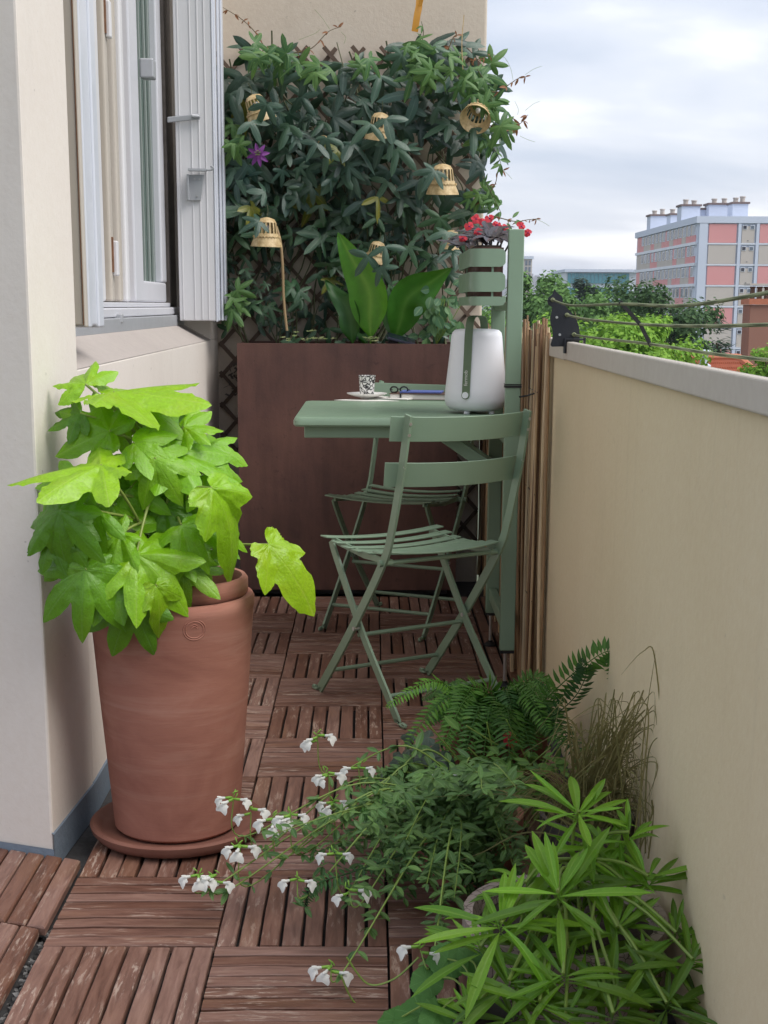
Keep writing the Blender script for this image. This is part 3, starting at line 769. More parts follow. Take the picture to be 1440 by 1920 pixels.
# neighbouring house: tiled roof and brick stack
hs = empty('tiled_roof_house', (12, 42, -12), 'house with hipped orange tile roof just below the parapet', 'house')
M_tile = simple('orange_roof_tile', (0.46, 0.155, 0.085), 0.75, 0, 0.25, 3, 0.3, 12)
rz = at(1270, 675, 44).z
rl = at(1235, 675, 46); rr_ = at(1398, 675, 44)
ev = 3.2
B(rl.x - 2, rr_.x + 3.0, 40.8, 50, -12, rz - ev - .01).build('wall', simple('house_render', (0.5, 0.43, 0.34), 0.85), hs)
def roof_pt(t, q):    # t along ridge 0..1 (with hip), q 0 ridge .. 1 eave
    xr = rl.x + (rr_.x - rl.x) * t; xe = rl.x - 2.5 + (rr_.x + 3.2 - rl.x + 2.5) * t
    return V((xr + (xe - xr) * q, 45 + (40.4 - 45) * q, rz - ev * q))
rows = 22
for r in range(rows):
    q0, q1 = r / rows, (r + 1.15) / rows
    a, b_, c, d = roof_pt(0, q0), roof_pt(1, q0), roof_pt(1, q1), roof_pt(0, q1)
    up = V((0, -.02, .05)); nseg = 40
    bb = MB(); vs = []; fs = []
    for i in range(nseg * 2 + 1):
        t = i / (nseg * 2); bumpz = .045 * (i % 2)
        p, q_ = a.lerp(b_, t), d.lerp(c, t); vs += [p + V((0, 0, bumpz)), q_ + up + V((0, 0, bumpz)), q_ + V((0, 0, bumpz - .03))]
    for i in range(nseg * 2): k = i * 3; fs += [[k, k + 1, k + 4, k + 3], [k + 1, k + 2, k + 5, k + 4]]
    bb.add(vs, fs).build('tile_course', M_tile, hs)
a, b_, c = roof_pt(1, 0), roof_pt(1, 1.03), V((rr_.x + 3.2, 50, rz - ev))
MB().add([a, c, b_], [[0, 1, 2]]).build('hip_side', M_tile, hs)
MB().add([roof_pt(0, 0), V((rl.x - 2.5, 50, rz - ev)), V((rr_.x + 3.2, 50, rz - ev)), roof_pt(1, 0)], [[0, 1, 2, 3]]).build('rear_slope', M_tile, hs)
MB().tube([a + V((0, 0, .06)), b_ + V((0, 0, .06))], .13, 8).build('hip_ridge', M_tile, hs)
MB().tube([roof_pt(0, 0) + V((0, 0, .05)), a + V((0, 0, .05))], .12, 8).build('ridge', M_tile, hs)
vp_ = at(1317, 678, 43.8)
MB().lathe([(.22, 0), (.22, .25), (.13, .3), (.13, .55), (.24, .58), (.2, .7), (0, .72)], 12, (vp_.x, 43.6, vp_.z - .35)).build('roof_vent', M_band, hs)
bs = at(1408, 560, 60); bsr = bs.x + 2.2
stk = empty('brick_chimney_stack', (bs.x, 60, -12), 'tall reddish brick chimney stack at the picture edge with clay pots', 'chimney')
def m_brick():
    m = Mat('red_brick'); br = m.n('ShaderNodeTexBrick'); br.inputs['Scale'].default_value = 4.5
    m.l(m.coord('Object', (1, 1, 1)), br.inputs['Vector'])
    br.inputs['Color1'].default_value = (0.27, 0.085, 0.05, 1); br.inputs['Color2'].default_value = (0.33, 0.115, 0.07, 1); br.inputs['Mortar'].default_value = (0.30, 0.15, 0.11, 1)
    return m.set(br.outputs[0], 0.9)
B(bs.x, bsr, 60, 61.2, -12, bs.z - .25).build('shaft', m_brick(), stk)
B(bs.x - .08, bsr + .08, 59.9, 61.3, bs.z - .24, bs.z).build('corbel', M_tile, stk)
for k in range(7):
    MB().lathe([(.11, 0), (.10, .42), (.13, .45), (.13, .5), (.08, .5)], 10, (bs.x + .18 + k * .3, 60.5, bs.z)).build('chimney_pot', simple('pot%d' % k, (0.12, 0.07, 0.05), .8), stk)
B(bs.x - .05, bsr + .05, 60.1, 61.1, bs.z + .55, bs.z + .62).build('cover_slab', M_grey, stk)

# ---- trees
def tree(name, label, u, vtop, Y, rx, rz_, mat, seed, nleaf=5200, leaf=0.17, conifer=False, group='trees beyond the parapet'):
    rg = random.Random(seed); top = at(u, vtop, Y); gz = -12.0; H = top.z - gz
    o = empty(name, (top.x, Y, gz), label, 'tree', group)
    cz = top.z - rz_
    b = MB(); tr = smooth_path([(top.x, Y, gz), (top.x + rg.uniform(-.2, .2), Y, gz + H * .35), (top.x + rg.uniform(-.3, .3), Y, cz), (top.x, Y, cz + rz_ * .7)], 3)
    nb = len(tr); b.tube(tr, [0.03 * H * (1 - .85 * i / (nb - 1)) * .6 for i in range(nb)], 7)
    clumps = []
    for k in range(46 if not conifer else 60):
        if conifer:
            t = rg.random() ** .7; a = rg.uniform(0, 2 * PI); r = rx * (0.12 + .88 * t) * rg.uniform(.5, 1)
            c = V((top.x + r * math.cos(a), Y + r * math.sin(a), top.z - 2 * rz_ * t - .25 * r)); cr_ = rx * .22
        else:
            d = V((rg.gauss(0, 1), rg.gauss(0, 1), rg.gauss(0, 1))).normalized() * (rg.uniform(.35, 1) ** .5)
            bumpf = 1 + .22 * noise.noise(d * 2.3 + V((seed, 0, 0)))
            c = V((top.x + d.x * rx * bumpf, Y + d.y * rx * bumpf, cz + d.z * rz_ * bumpf)); cr_ = rx * rg.uniform(.22, .38)
        clumps.append((c, cr_))
        if k % 3 == 0: b.tube(smooth_path([(top.x, Y, min(c.z, cz) - rz_ * .25), (top.x * .5 + c.x * .5, Y * .5 + c.y * .5, c.z - rz_ * .12), c], 3), [.05, .045, .04, .035, .03, .025, .02], 5)
    b.build('trunk', M_stem, o, 60)
    nleaf = int(nleaf * 1.9); leaf *= 1.05
    lb = MB(); axis0 = V((top.x, Y, cz))
    for k in range(nleaf):
        c, cr_ = clumps[k % len(clumps)]
        d = V((rg.gauss(0, 1), rg.gauss(0, 1), rg.gauss(0, .75))).normalized(); p = c + d * cr_ * (rg.random() ** .45)
        if conifer: p.z -= abs(rg.gauss(0, .04)); nrm = V((rg.gauss(0, .3), rg.gauss(0, .3), 1)); tip = (p - V((top.x, Y, p.z + .1)))
        else: nrm = d * .8 + (p - axis0).normalized() * .5 + V((rg.gauss(0, .35), rg.gauss(0, .35), rg.gauss(0, .35) + .35)); tip = V((rg.gauss(0, 1), rg.gauss(0, 1), rg.gauss(0, 1) - .4))
        s_ = leaf * rg.uniform(.6, 1.35); M = frame(p, tip, nrm, s_)
        if conifer: pts = [(-1.1, 0, 0), (0, -.22, .05), (1.2, 0, -.1), (0, .22, .05)]
        else: pts = [(-.6, 0, 0), (0, -.42, .08), (.75, 0, -.05), (0, .42, .08)]
        lb.add([M @ V(q) for q in pts], [[0, 1, 2, 3]])
    cr_o = lb.build('crown', mat, o); cr_o['kind'] = 'stuff'
    return o
tree('broadleaf_tree', 'mid green tree just past the green post, leftmost above the parapet', 992, 516, 95, 3.3, 5.0, L_tree_m, 1, 7500, .26)
tree('broadleaf_tree', 'small bright tree top behind the end of the reed screen', 998, 588, 42, 1.9, 1.6, L_tree_b, 2, 3200, .12)
tree('cedar_tree', 'grey green cedar with flat spreading boughs in front of the glass office', 1098, 523, 130, 3.4, 4.2, L_cedar, 3, 6000, .30, True)
tree('broadleaf_tree', 'mid green rounded tree below the glass office, behind the lime one', 1105, 549, 80, 3.4, 3.6, L_tree_m, 4, 7500, .22)
tree('broadleaf_tree', 'mid green tree between the cat bracket and the pink block', 1160, 552, 90, 3.2, 3.6, L_tree_d, 14, 6000, .22)
tree('broadleaf_tree', 'big dark green tree in front of the pink apartment block', 1248, 545, 70, 3.3, 4.4, L_tree_d, 5, 9000, .19)
tree('broadleaf_tree', 'bright lime green tree right behind the black cat bracket', 1130, 592, 40, 2.1, 1.9, L_tree_b, 6, 6500, .115)
tree('broadleaf_tree', 'bright lime green tree crown under the middle of the clothesline', 1195, 585, 42, 1.7, 1.9, L_tree_b, 7, 6500, .115)
tree('conifer_tree', 'ragged dark conifer in front of the pink block, above the tiled roof', 1345, 606, 58, 1.7, 2.6, L_cedar, 8, 2000, .16, True)
tree('broadleaf_tree', 'olive green shrubby tree under the dark conifer', 1300, 650, 55, 1.9, 1.6, L_tree_d, 9, 5000, .14)
tree('broadleaf_tree', 'bright bush at the picture edge beside the brick stack', 1452, 636, 40, 1.0, 1.1, L_tree_b, 10, 2500, .10)

# ================================================================== OBJECTS ON THE BALCONY
# ---- trellis on the end wall
tr = empty('trellis', (-0.1, BY - .02, 0.3), 'brown diamond lattice trellis fixed to the end wall behind the planter', 'trellis')
tx0, tx1, tz0, tz1 = -0.607, 0.435, 0.12, 2.06
step = 0.118; wdt = 0.013
def clip(c, sgn):
    pts = []
    for x in (tx0, tx1):
        z = c + sgn * 1.12 * x
        if tz0 <= z <= tz1: pts.append((x, z))
    for z in (tz0, tz1):
        x = (z - c) / (sgn * 1.12)
        if tx0 < x < tx1: pts.append((x, z))
    pts.sort(); return (pts[0], pts[-1]) if len(pts) >= 2 else None
for sgn, yy in ((1, BY - .012), (-1, BY - .022)):
    c = -1.2
    while c < 3.4:
        q = clip(c, sgn)
        if q and (V((q[1][0] - q[0][0], 0, q[1][1] - q[0][1])).length > .05):
            j = rnd.uniform(-.004, .004)
            MB().bar([(q[0][0], yy, q[0][1] + j), (q[1][0], yy, q[1][1] - j)], (1, 0, -sgn), wdt + rnd.uniform(0, .003), .007).build('lath', M_trellis, tr)
        c += 0.122
b = MB(); tz = at(443, 712, BY - .03)
for k in range(26):
    p = tz + V((rnd.gauss(0, .016), rnd.gauss(-.01, .008), rnd.gauss(-.01, .03))); b.obox(p, V((rnd.gauss(0, 1), 0, rnd.gauss(0, 1))).normalized() * .010, (0, .003, 0), V((rnd.gauss(0, 1), 0, rnd.gauss(0, 1))).normalized() * .004)
b.build('dry_tangle', M_grime, tr)['kind'] = 'stuff'

# ---- corten planter
PX0, PX1, PY0, PY1, PZ = -0.497, 0.324, 5.40, 5.76, 0.948
pl = empty('corten_planter', ((PX0 + PX1) / 2, (PY0 + PY1) / 2, 0), 'tall rust brown steel planter in front of the trellis', 'planter')
t_ = .004
b = MB(); b.box(PX0, PX1, PY0, PY0 + t_, .022, PZ); b.box(PX0, PX1, PY1 - t_, PY1, .022, PZ)
b.box(PX0, PX0 + t_, PY0 + t_, PY1 - t_, .022, PZ); b.box(PX1 - t_, PX1, PY0 + t_, PY1 - t_, .022, PZ)
b.box(PX0 + .001, PX1 - .001, PY0 + .001, PY0 + .035, PZ - .004, PZ + .0015); b.box(PX0 + .001, PX1 - .001, PY1 - .035, PY1 - .001, PZ - .004, PZ + .0015)
b.build('shell', M_corten, pl)
B(PX0 + .03, PX1 - .03, PY0 + .03, PY1 - .03, 0.001, .0215).build('plinth', M_black, pl)
B(PX0 + t_ + .001, PX1 - t_ - .001, PY0 + t_ + .001, PY1 - t_ - .001, PZ - .12, PZ - .03).build('soil', M_soil, pl)

# ---- reed screen tied along the parapet
rs = empty('reed_screen', (.46, 4.9, 0), 'dry brown reed screen tied along the parapet behind the green posts', 'screen')
reeds = []
for k in range(8):
    rg = random.Random(k + 50); n = 9; pts = []; ax_ = rg.uniform(0, 6); am = rg.uniform(.002, .006)
    for i in range(n):
        t = i / (n - 1); pts.append((am * math.sin(t * 4 + ax_), am * math.cos(t * 3 + ax_), t))
    rr = [rg.uniform(.92, 1.08) * .0050 * (1 - .25 * i / n) * (1.18 if i in (3, 6) else 1) for i in range(n)]
    reeds.append(MB().tube(pts, rr, 6).mesh('reed', M_reed, 60))
yy = 3.95; kk = 0
while yy < 5.84 and kk < 295:
    x = .455 + rnd.gauss(0, .009) + (.012 if yy < 4.12 else 0) * rnd.uniform(-1, 1.6)
    hgt = .985 + rnd.gauss(0, .022) - (.05 if rnd.random() < .1 else 0) + (.03 if yy < 4.3 else 0)
    M = Matrix.Translation((min(x, .474), yy, .004)) @ Matrix.Rotation(rnd.gauss(0, .010), 4, 'X') @ Matrix.Rotation(rnd.gauss(0, .006), 4, 'Y') @ Matrix.Rotation(rnd.uniform(0, 6.28), 4, 'Z') @ Matrix.Diagonal((rnd.uniform(.7, 1.35),) * 2 + (hgt,)).to_4x4()
    o = link('reed', reeds[rnd.randrange(8)], rs, M); kk += 1
    yy += rnd.uniform(.004, .0115) if yy < 4.9 else rnd.uniform(.007, .014)
b = MB()
for z in (.28, .58, .86): b.tube([(.450, 3.96, z), (.447, 4.6, z + .004), (.449, 5.8, z)], .0012, 5)
b.build('binding_wire', M_black, rs)
wt = at(985, 740, 3.99); MB().tube([(wt.x - .02, 3.955, wt.z - .004), (wt.x, 3.945, wt.z), (wt.x + .02, 3.95, wt.z + .006)], .0024, 6).build('black_tie', M_black, rs)

# ---- green balcony frame: posts, box tray, braces, table
fr = empty('balcony_table_frame', (.39, 4.33, 0), 'sage green metal balcony frame with two posts carrying a table and a flower box', 'balcony table')
P1, P2, PXC = 4.08, 4.59, .395
hw_ = .0215
def rbox(x0, x1, y0, y1, z0, z1, name, mat, par, bev=.003, seg=2): return MB().box(x0, x1, y0, y1, z0, z1).build(name, mat, par, bevel=bev, seg=seg)
post1 = rbox(PXC - hw_, PXC + hw_, P1 - .012, P1 + .013, .112, 1.295, 'post', M_sage, fr)
post2 = rbox(PXC - hw_, PXC + hw_, P2 - .012, P2 + .013, .112, 1.12, 'post', M_sage, fr)
for py, po in ((P1, post1), (P2, post2)):
    rbox(PXC - hw_ + .001, PXC + hw_ - .001, py - .011, py + .012, .1035, .1115, 'end_cap', M_black, po, 0)
    MB().lathe([(.0055, .012), (.0055, .104)], 12, (PXC - .004, py, 0)).build('foot_screw', M_bolt, po, 60)
    MB().lathe([(.0, .0015), (.021, .0015), (.021, .006), (.013, .013), (.008, .015), (.008, .019), (0, .02)], 20, (PXC - .004, py, 0)).build('foot_pad', M_black, po, 40)
rbox(PXC - .012, PXC + .012, P1 + .014, P2 - .013, .155, .195, 'lower_rail', M_sage, fr)
rbox(PXC - .014, PXC + .014, P1 + .014, P2 - .013, .70, .735, 'table_rail', M_sage, fr)
rbox(PXC - .014, PXC + .014, P1 + .014, P2 - .013, 1.075, 1.10, 'box_rail', M_sage, fr)
tz = at(957, 725, 4.07).z
b = MB(); b.box(PXC - .0235, PXC + .0235, P1 - .0145, P1 + .016, tz - .003, tz + .003); b.box(PXC - .0236, PXC + .0236, P1 - .0146, P1 + .016, tz + .005, tz + .0075)
b.build('wire_wrap', M_black, post1)
# table top
TX0, TX1, TY0, TY1, TZ = -.225, .366, 4.19, 4.925, .772
def rrect(x0, x1, y0, y1, r, n=6):
    pts = []
    for cx, cy, a0 in ((x1 - r, y1 - r, 0), (x0 + r, y1 - r, 90), (x0 + r, y0 + r, 180), (x1 - r, y0 + r, 270)):
        for k in range(n + 1): a = R(a0 + 90 * k / n); pts.append((cx + r * math.cos(a), cy + r * math.sin(a)))
    return pts
def stackpoly(levels, closed_bottom=True):
    b = MB(); n = len(levels[0][0]); vs = []; fs = []
    for poly, z in levels: vs += [(x, y, z) for x, y in poly]
    for k in range(len(levels) - 1):
        for i in range(n): a = k * n + i; c = k * n + (i + 1) % n; fs.append([a, c, c + n, a + n])
    fs.append([(len(levels) - 1) * n + i for i in range(n)])
    if closed_bottom: fs.append(list(range(n))[::-1])
    return b.add(vs, fs)
rr4 = lambda d, r=.022: rrect(TX0 + d, TX1 - d, TY0 + d, TY1 - d, r)
top = stackpoly([(rr4(.004), TZ - .027), (rr4(.0), TZ - .022), (rr4(.0), TZ - .010), (rr4(.004), TZ - .002), (rr4(.010), TZ)]).build('table_top', M_sage, fr, 35)
rbox(TX0 + .03, TX1 - .03, TY0 + .035, TY0 + .05, TZ - .062, TZ - .0275, 'apron', M_sage, fr)
rbox(TX0 + .03, TX0 + .045, TY0 + .05, TY1 - .05, TZ - .062, TZ - .0275, 'apron', M_sage, fr)
rbox(TX0 + .03, TX1 - .03, TY1 - .05, TY1 - .035, TZ - .062, TZ - .0275, 'apron', M_sage, fr)
for by in (4.30, 4.56):
    b = MB(); b.bar([(.12, by, TZ - .03), (.205, by, TZ - .055), (PXC - .02, by, .60)], (0, 0, 1), .036, .016); b.build('brace', M_sage, fr, bevel=.002)
# flower box holder
BX0, BX1, BY0_, BY1_ = .272, .366, 4.065, 4.60
hb = empty('flower_box_holder', (.33, 4.33, 1.09), 'sage green slotted holder with brown liner box at the top of the posts', 'flower box')
def band(z0, z1, name):
    r = .030; t = .003
    o_ = []; n = 6
    pts = [(BX1, BY0_), (BX1 - .003, BY0_), (BX1 - .008, BY0_), (BX1 - .014, BY0_)] + [(BX0 + r - r * math.sin(R(90 * k / n)), BY0_ + r - r * math.cos(R(90 * k / n))) for k in range(n + 1)] + [(BX0, BY1_ - r)] + [(BX0 + r - r * math.cos(R(90 * k / n)), BY1_ - r + r * math.sin(R(90 * k / n))) for k in range(1, n + 1)] + [(BX1 - .014, BY1_), (BX1 - .008, BY1_), (BX1 - .003, BY1_), (BX1, BY1_)]
    b = MB(); vs = []; fs = []
    for i, (x, y) in enumerate(pts):
        a = V(pts[max(i - 1, 0)] + (0,)); c = V(pts[min(i + 1, len(pts) - 1)] + (0,)); d = (c - a).normalized(); nn = V((d.y, -d.x, 0)) * -t
        zr0, zr1 = z0, z1
        ins = {0: .011, 1: .006, 2: .002}.get(min(i, len(pts) - 1 - i), 0) * min(1, (z1 - z0) / .04)
        zr0, zr1 = z0 + ins, z1 - ins
        vs += [(x, y, zr0), (x, y, zr1), (x + nn.x, y + nn.y, zr1), (x + nn.x, y + nn.y, zr0)]
    # rounded free end
    for i in range(len(pts) - 1):
        k = i * 4
        for j in range(4): a = k + j; c = k + (j + 1) % 4; fs.append([a, c, c + 4, a + 4])
    m_ = (len(pts) - 1) * 4; fs += [[3, 2, 1, 0], [m_, m_ + 1, m_ + 2, m_ + 3]]
    return b.add(vs, fs).build(name, M_sage, hb, 35)
zb = [at(900, v, BY0_).z for v in (500, 466, 547, 510, 573, 556)]
band(zb[0], zb[1], 'upper_band'); band(zb[2], zb[3], 'lower_band')
band(zb[4], zb[5], 'tray_rim'); stackpoly([(rrect(BX0 + .002, BX1, BY0_ + .002, BY1_ - .002, .02), zb[4] + .001), (rrect(BX0 + .002, BX1, BY0_ + .002, BY1_ - .002, .02), zb[4] + .004)]).build('tray', M_sage, hb)
cx_ = at(924, 505, BY0_).x
for z0, z1 in ((zb[3] - .002, zb[0] + .002), (zb[5] - .002, zb[2] + .002)):
    B(cx_ - .003, cx_ + .003, BY0_ + .0032, BY0_ + .006, z0, z1).build('connector', M_sage, hb)
    B(BX0 + .0032, BX0 + .006, 4.30, 4.31, z0, z1).build('connector', M_sage, hb)
d_ = .010
stackpoly([(rrect(BX0 + d_ + .01, BX1 - .004, BY0_ + d_ + .01, BY1_ - d_ - .01, .022), zb[4] + .006), (rrect(BX0 + d_, BX1 - .002, BY0_ + d_, BY1_ - d_, .025), zb[1] + .004)]).build('liner_box', simple('brown_plastic_liner', (0.10, 0.042, 0.030), 0.6), hb, 35)
stackpoly([(rrect(BX0 + d_ + .006, BX1 - .008, BY0_ + d_ + .006, BY1_ - d_ - .006, .022), zb[1] + .0045), (rrect(BX0 + d_ + .006, BX1 - .008, BY0_ + d_ + .006, BY1_ - d_ - .006, .022), zb[1] + .010)]).build('soil', M_soil, hb)

# ---- folding bistro chairs
def bistro_chair(label, loc, rz):
    o = empty('bistro_chair', loc, label, 'chair', 'two folding bistro chairs at the table', rz)
    W = .185; ch = lambda b, n, p=o, s=30: b.buildl(n, M_sage, p, s)
    for sx in (-1, 1):
        x = sx * W
        # upright: front foot up to the top of the back
        path = smooth_path([(x, .215, .012), (x, .195, .030), (x, .02, .235), (x, -.130, .430), (x, -.172, .52), (x, -.218, .68), (x, -.248, .822)], 5)
        ch(MB().bar(path, (0, 1, .2), .027, .007), 'upright')
        ft = MB(); ft.tube(smooth_path([(x, .215, .012), (x, .235, .004), (x, .252, .005), (x, .252, .010), (x, .238, .011)], 3), .0045, 6); ch(ft, 'foot_loop')
        x2 = sx * (W - .014)
        path = smooth_path([(x2, .168, .445), (x2, .14, .40), (x2, .0, .215), (x2, -.165, .035), (x2, -.185, .010)], 5)
        lg = MB().bar(path, (0, 1, -.2), .024, .007); ch(lg, 'leg')
        ft = MB(); ft.tube(smooth_path([(x2, -.185, .010), (x2, -.205, .004), (x2, -.222, .005), (x2, -.222, .010), (x2, -.208, .011)], 3), .0045, 6); ch(ft, 'foot_loop')
        # side rail under the seat and pivot
        rl_ = MB().bar([(sx * (W - .022), .178, .447), (sx * (W - .022), .0, .428), (sx * (W - .022), -.135, .430)], (0, 0, 1), .016, .006); ch(rl_, 'seat_rail')
        pv = MB().tube([(sx * (W - .03), -.128, .428), (sx * (W + .012), -.128, .428)], .0085, 10); pv.buildl('pivot', M_sage, o, 40)
        bt = MB(); bt.tube([(sx * (W - .02), .012, .226), (sx * (W + .008), .012, .226)], .006, 8); bt.buildl('bolt', M_bolt, o, 40)
        for z_, y_ in ((.800, -.245), (.772, -.239), (.690, -.220)):
            rv = MB(); rv.tube([(x, y_ - .012, z_), (x, y_ - .0135, z_)], .0045, 8); rv.buildl('rivet', M_bolt, o, 40)
    for (y_, z_, xr) in ((.018, .205, W - .012), (.158, .075, W - .004), (-.135, .068, W - .018), (-.128, .428, W)):
        ch(MB().tube([(-xr, y_, z_), (xr, y_, z_)], .0062, 8), 'cross_rod', o, 40)
    # seat slats, running side to side and dished
    ns = 7
    for k in range(ns):
        y_ = .172 - k * .0505; hw2 = .195 - .0035 * k
        pts = [(hw2 * (i / 8 - .5) * 2, y_, .452 - .020 * math.sin(PI * k / (ns - 1)) ** 1 * .9 + .012 * (abs(i / 4 - 1) ** 2) - .006) for i in range(9)]
        MB().bar(pts, (0, 1, 0), .037, .0045).buildl('seat_slat', M_sage, o, 30, bevel=.0012)
    # back slats, curved
    for z_, y_ in ((.786, -.2265), (.668, -.2005)):
        pts = [(.215 * (i / 10 - .5) * 2, y_ + .008 - .036 * max(-.3, 1 - (i / 4.3 - 1.163) ** 2) , z_ - .004 * (1 - (i / 5 - 1) ** 2)) for i in range(11)]
        MB().bar(pts, (0, -.16, 1), .064, .004).buildl('back_slat', M_sage, o, 30, bevel=.0012)
    return o
bistro_chair('sage green folding chair in front of the table, its back to the viewer', (.124, 3.94, 0), R(31))
bistro_chair('sage green folding chair on the far side of the table against the planter', (.10, 4.945, 0), R(155))

# ---- portable lamp
lp = empty('portable_lamp', (.3155, 4.40, TZ), 'white portable lamp with green strap handle standing on the table', 'lamp')
prof = [(0, .008), (.060, .008), (.078, .012), (.090, .024), (.0945, .042), (.0925, .07), (.087, .12), (.0805, .18), (.0765, .226), (.0735, .239), (.066, .2465), (.05, .2495), (0, .2505)]
ctr = (.3155, 4.40, TZ); b = MB(); n = 48; vs = []
def sq(a, p=3.2): return (abs(math.cos(a)) ** p + abs(math.sin(a)) ** p) ** (-1 / p)
vsn = []
bb = MB(); bb.lathe(prof, n, (0, 0, 0))
bb.v = [(ctr[0] + x, ctr[1] + y, ctr[2] + z) for x, y, z in bb.v]
bb.build('diffuser', M_lampw, lp, 60)
for ax, ay in ((.045, -.045), (-.03, -.055), (.0, .06)):
    MB().lathe([(0, .0005), (.009, .0005), (.009, .0085)], 12, (ctr[0] + ax, ctr[1] + ay, TZ)).build('foot', M_lampw, lp, 40)
# strap: from a button low on one side over the top to the other side
def rad_at(z):
    for i in range(2, len(prof) - 1):
        if prof[i][1] <= z <= prof[i + 1][1]:
            t = (z - prof[i][1]) / (prof[i + 1][1] - prof[i][1]); return prof[i][0] + (prof[i + 1][0] - prof[i][0]) * t
    return .09
sa = R(-112); sdir = V((math.cos(sa), math.sin(sa), 0)); tang = V((-sdir.y, sdir.x, 0)); c0 = V(ctr)
side = [c0 + sdir * (rad_at(z) + .003) + V((0, 0, z)) for z in (.055, .09, .13, .17, .21, .232)]
arc = [c0 + sdir * q[0] + V((0, 0, q[1])) for q in ((.070, .262), (.062, .276), (.045, .285), (0, .288), (-.045, .285), (-.062, .276), (-.070, .262))]
side2 = [c0 - sdir * (rad_at(z) + .003) + V((0, 0, z)) for z in (.232, .21, .17, .13, .09, .055)]
strap = MB().bar(smooth_path(side + arc + side2, 3), tang, .024, .0022).build('strap', simple('olive_strap', (0.125, 0.185, 0.105), 0.5), lp, 40)
for s_ in (1, -1):
    bp = c0 + sdir * s_ * (rad_at(.055) + .0035) + V((0, 0, .058))
    MB().tube([bp, bp + sdir * s_ * .004], .0122, 24).build('strap_end', simple('olive_strap_end%d' % s_, (0.125, 0.185, 0.105), 0.5), strap, 40)
    MB().tube([bp + sdir * s_ * .004, bp + sdir * s_ * .007], .0095, 24).build('button', M_lampw, strap, 40)
tx = bpy.data.curves.new('lettering', 'FONT'); tx.body = 'fermob'; tx.size = .0155; tx.align_x = 'LEFT'; tx.extrude = .0002
txo = bpy.data.objects.new('tmp', tx); COL.objects.link(txo)
dg = bpy.context.evaluated_depsgraph_get(); tme = bpy.data.meshes.new_from_object(txo.evaluated_get(dg)); bpy.data.objects.remove(txo)
tme.materials.clear(); tme.materials.append(M_white)
p0 = c0 + sdir * (rad_at(.085) + .0052) + V((0, 0, .085)); p1 = c0 + sdir * (rad_at(.135) + .0052) + V((0, 0, .135))
Mx = frame(p0 + tang * .004, (p1 - p0), sdir)
lo = link('lettering', tme, strap, Mx)

# ---- things on the table
def P(u, v): return fl(u, v, TZ)
ppr = P(690, 751); 
b = MB(); b.prism([(ppr.x - .115, ppr.y - .005), (ppr.x - .02, ppr.y - .055), (ppr.x + .105, ppr.y - .04), (ppr.x + .03, ppr.y + .03), (ppr.x - .06, ppr.y + .045)], TZ + .0005, TZ + .002)
tag(b.build('paper_napkin', M_paper, origin=(ppr.x, ppr.y, TZ)), 'folded white paper under the cup and saucer', 'paper')
sc_ = P(688, 749); sz = TZ + .0025
s_o = MB().lathe([(0, .001), (.022, .001), (.024, .004), (.050, .010), (.068, .017), (.070, .0195), (.066, .0195), (.048, .013), (.022, .008), (0, .008)], 40, (sc_.x, sc_.y, sz)).build('saucer', M_white, None, 50, origin=(sc_.x, sc_.y, sz))
tag(s_o, 'white saucer under the patterned cup', 'saucer')
def m_cup():
    m = Mat('printed_cup'); co = m.coord('Object', (1, 1, 1)); vo = m.n('ShaderNodeTexVoronoi', feature='DISTANCE_TO_EDGE'); vo.inputs['Scale'].default_value = 75
    nz = m.noise(co, 42, 5, .7, 1.5); m.l(co, vo.inputs['Vector'])
    msk = m.mathn('MULTIPLY', m.ramp(vo.outputs[0], [(.10, WH), (.16, BL)]), m.ramp(nz, [(.40, BL), (.48, WH)]))
    return m.set(m.mix(msk, (.78, .77, .75, 1), (.025, .025, .03, 1)), .22)
cp = empty('espresso_cup', (sc_.x, sc_.y, sz + .008), 'small white cup with black doodle print on the saucer', 'cup')
cz = sz + .0085
MB().lathe([(0, 0), (.021, 0), (.0235, .003), (.0290, .070), (.0300, .0708), (.028, .070), (.022, .006), (0, .005)], 36, (sc_.x, sc_.y, cz)).build('cup_body', m_cup(), cp, 50)
MB().tube(smooth_path([(sc_.x + .006, sc_.y + .026, cz + .054), (sc_.x + .01, sc_.y + .048, cz + .05), (sc_.x + .01, sc_.y + .048, cz + .026), (sc_.x + .005, sc_.y + .023, cz + .018)], 5), .0034, 8).build('handle', M_white, cp, 60)
nb_ = P(792, 749)
nbk = empty('notebook', (nb_.x, nb_.y, TZ), 'thick cream paged notebook with black elastic band on the table', 'notebook')
ra = R(-8); ux = V((math.cos(ra), math.sin(ra), 0)); uy = V((-ux.y, ux.x, 0)); nc = V((nb_.x - .005, nb_.y + .04, TZ + .001))
MB().obox(nc + V((0, 0, .009)), ux * .098, uy * .066, (0, 0, .008)).build('pages', M_paper, nbk)
for z_ in (.0005, .0183): MB().obox(nc + V((0, 0, z_)), ux * .102, uy * .069, (0, 0, .0007)).build('cover', M_bkcover, nbk)
MB().obox(nc + V((0, 0, .0095)) - ux * .062, ux * .003, uy * .0705, (0, 0, .0104)).build('elastic_band', M_black, nbk)
bl = nc + V((.005, .01, .020))
tag(MB().obox(bl + V((0, 0, .003)), ux * .072, uy * .05, (0, 0, .0022)).build('blue_booklet', M_blue, origin=bl), 'thin blue booklet lying on the notebook', 'booklet')
gz = nc + V((-.075, -.01, .0195)); b = MB()
for s_ in (-1, 1):
    ring = [gz + ux * (s_ * .017 + .013 * math.cos(a)) + V((0, 0, .011 + .010 * math.sin(a))) + uy * (.002 * s_) for a in [2 * PI * k / 14 for k in range(15)]]
    b.tube(ring, .0028, 6, False)
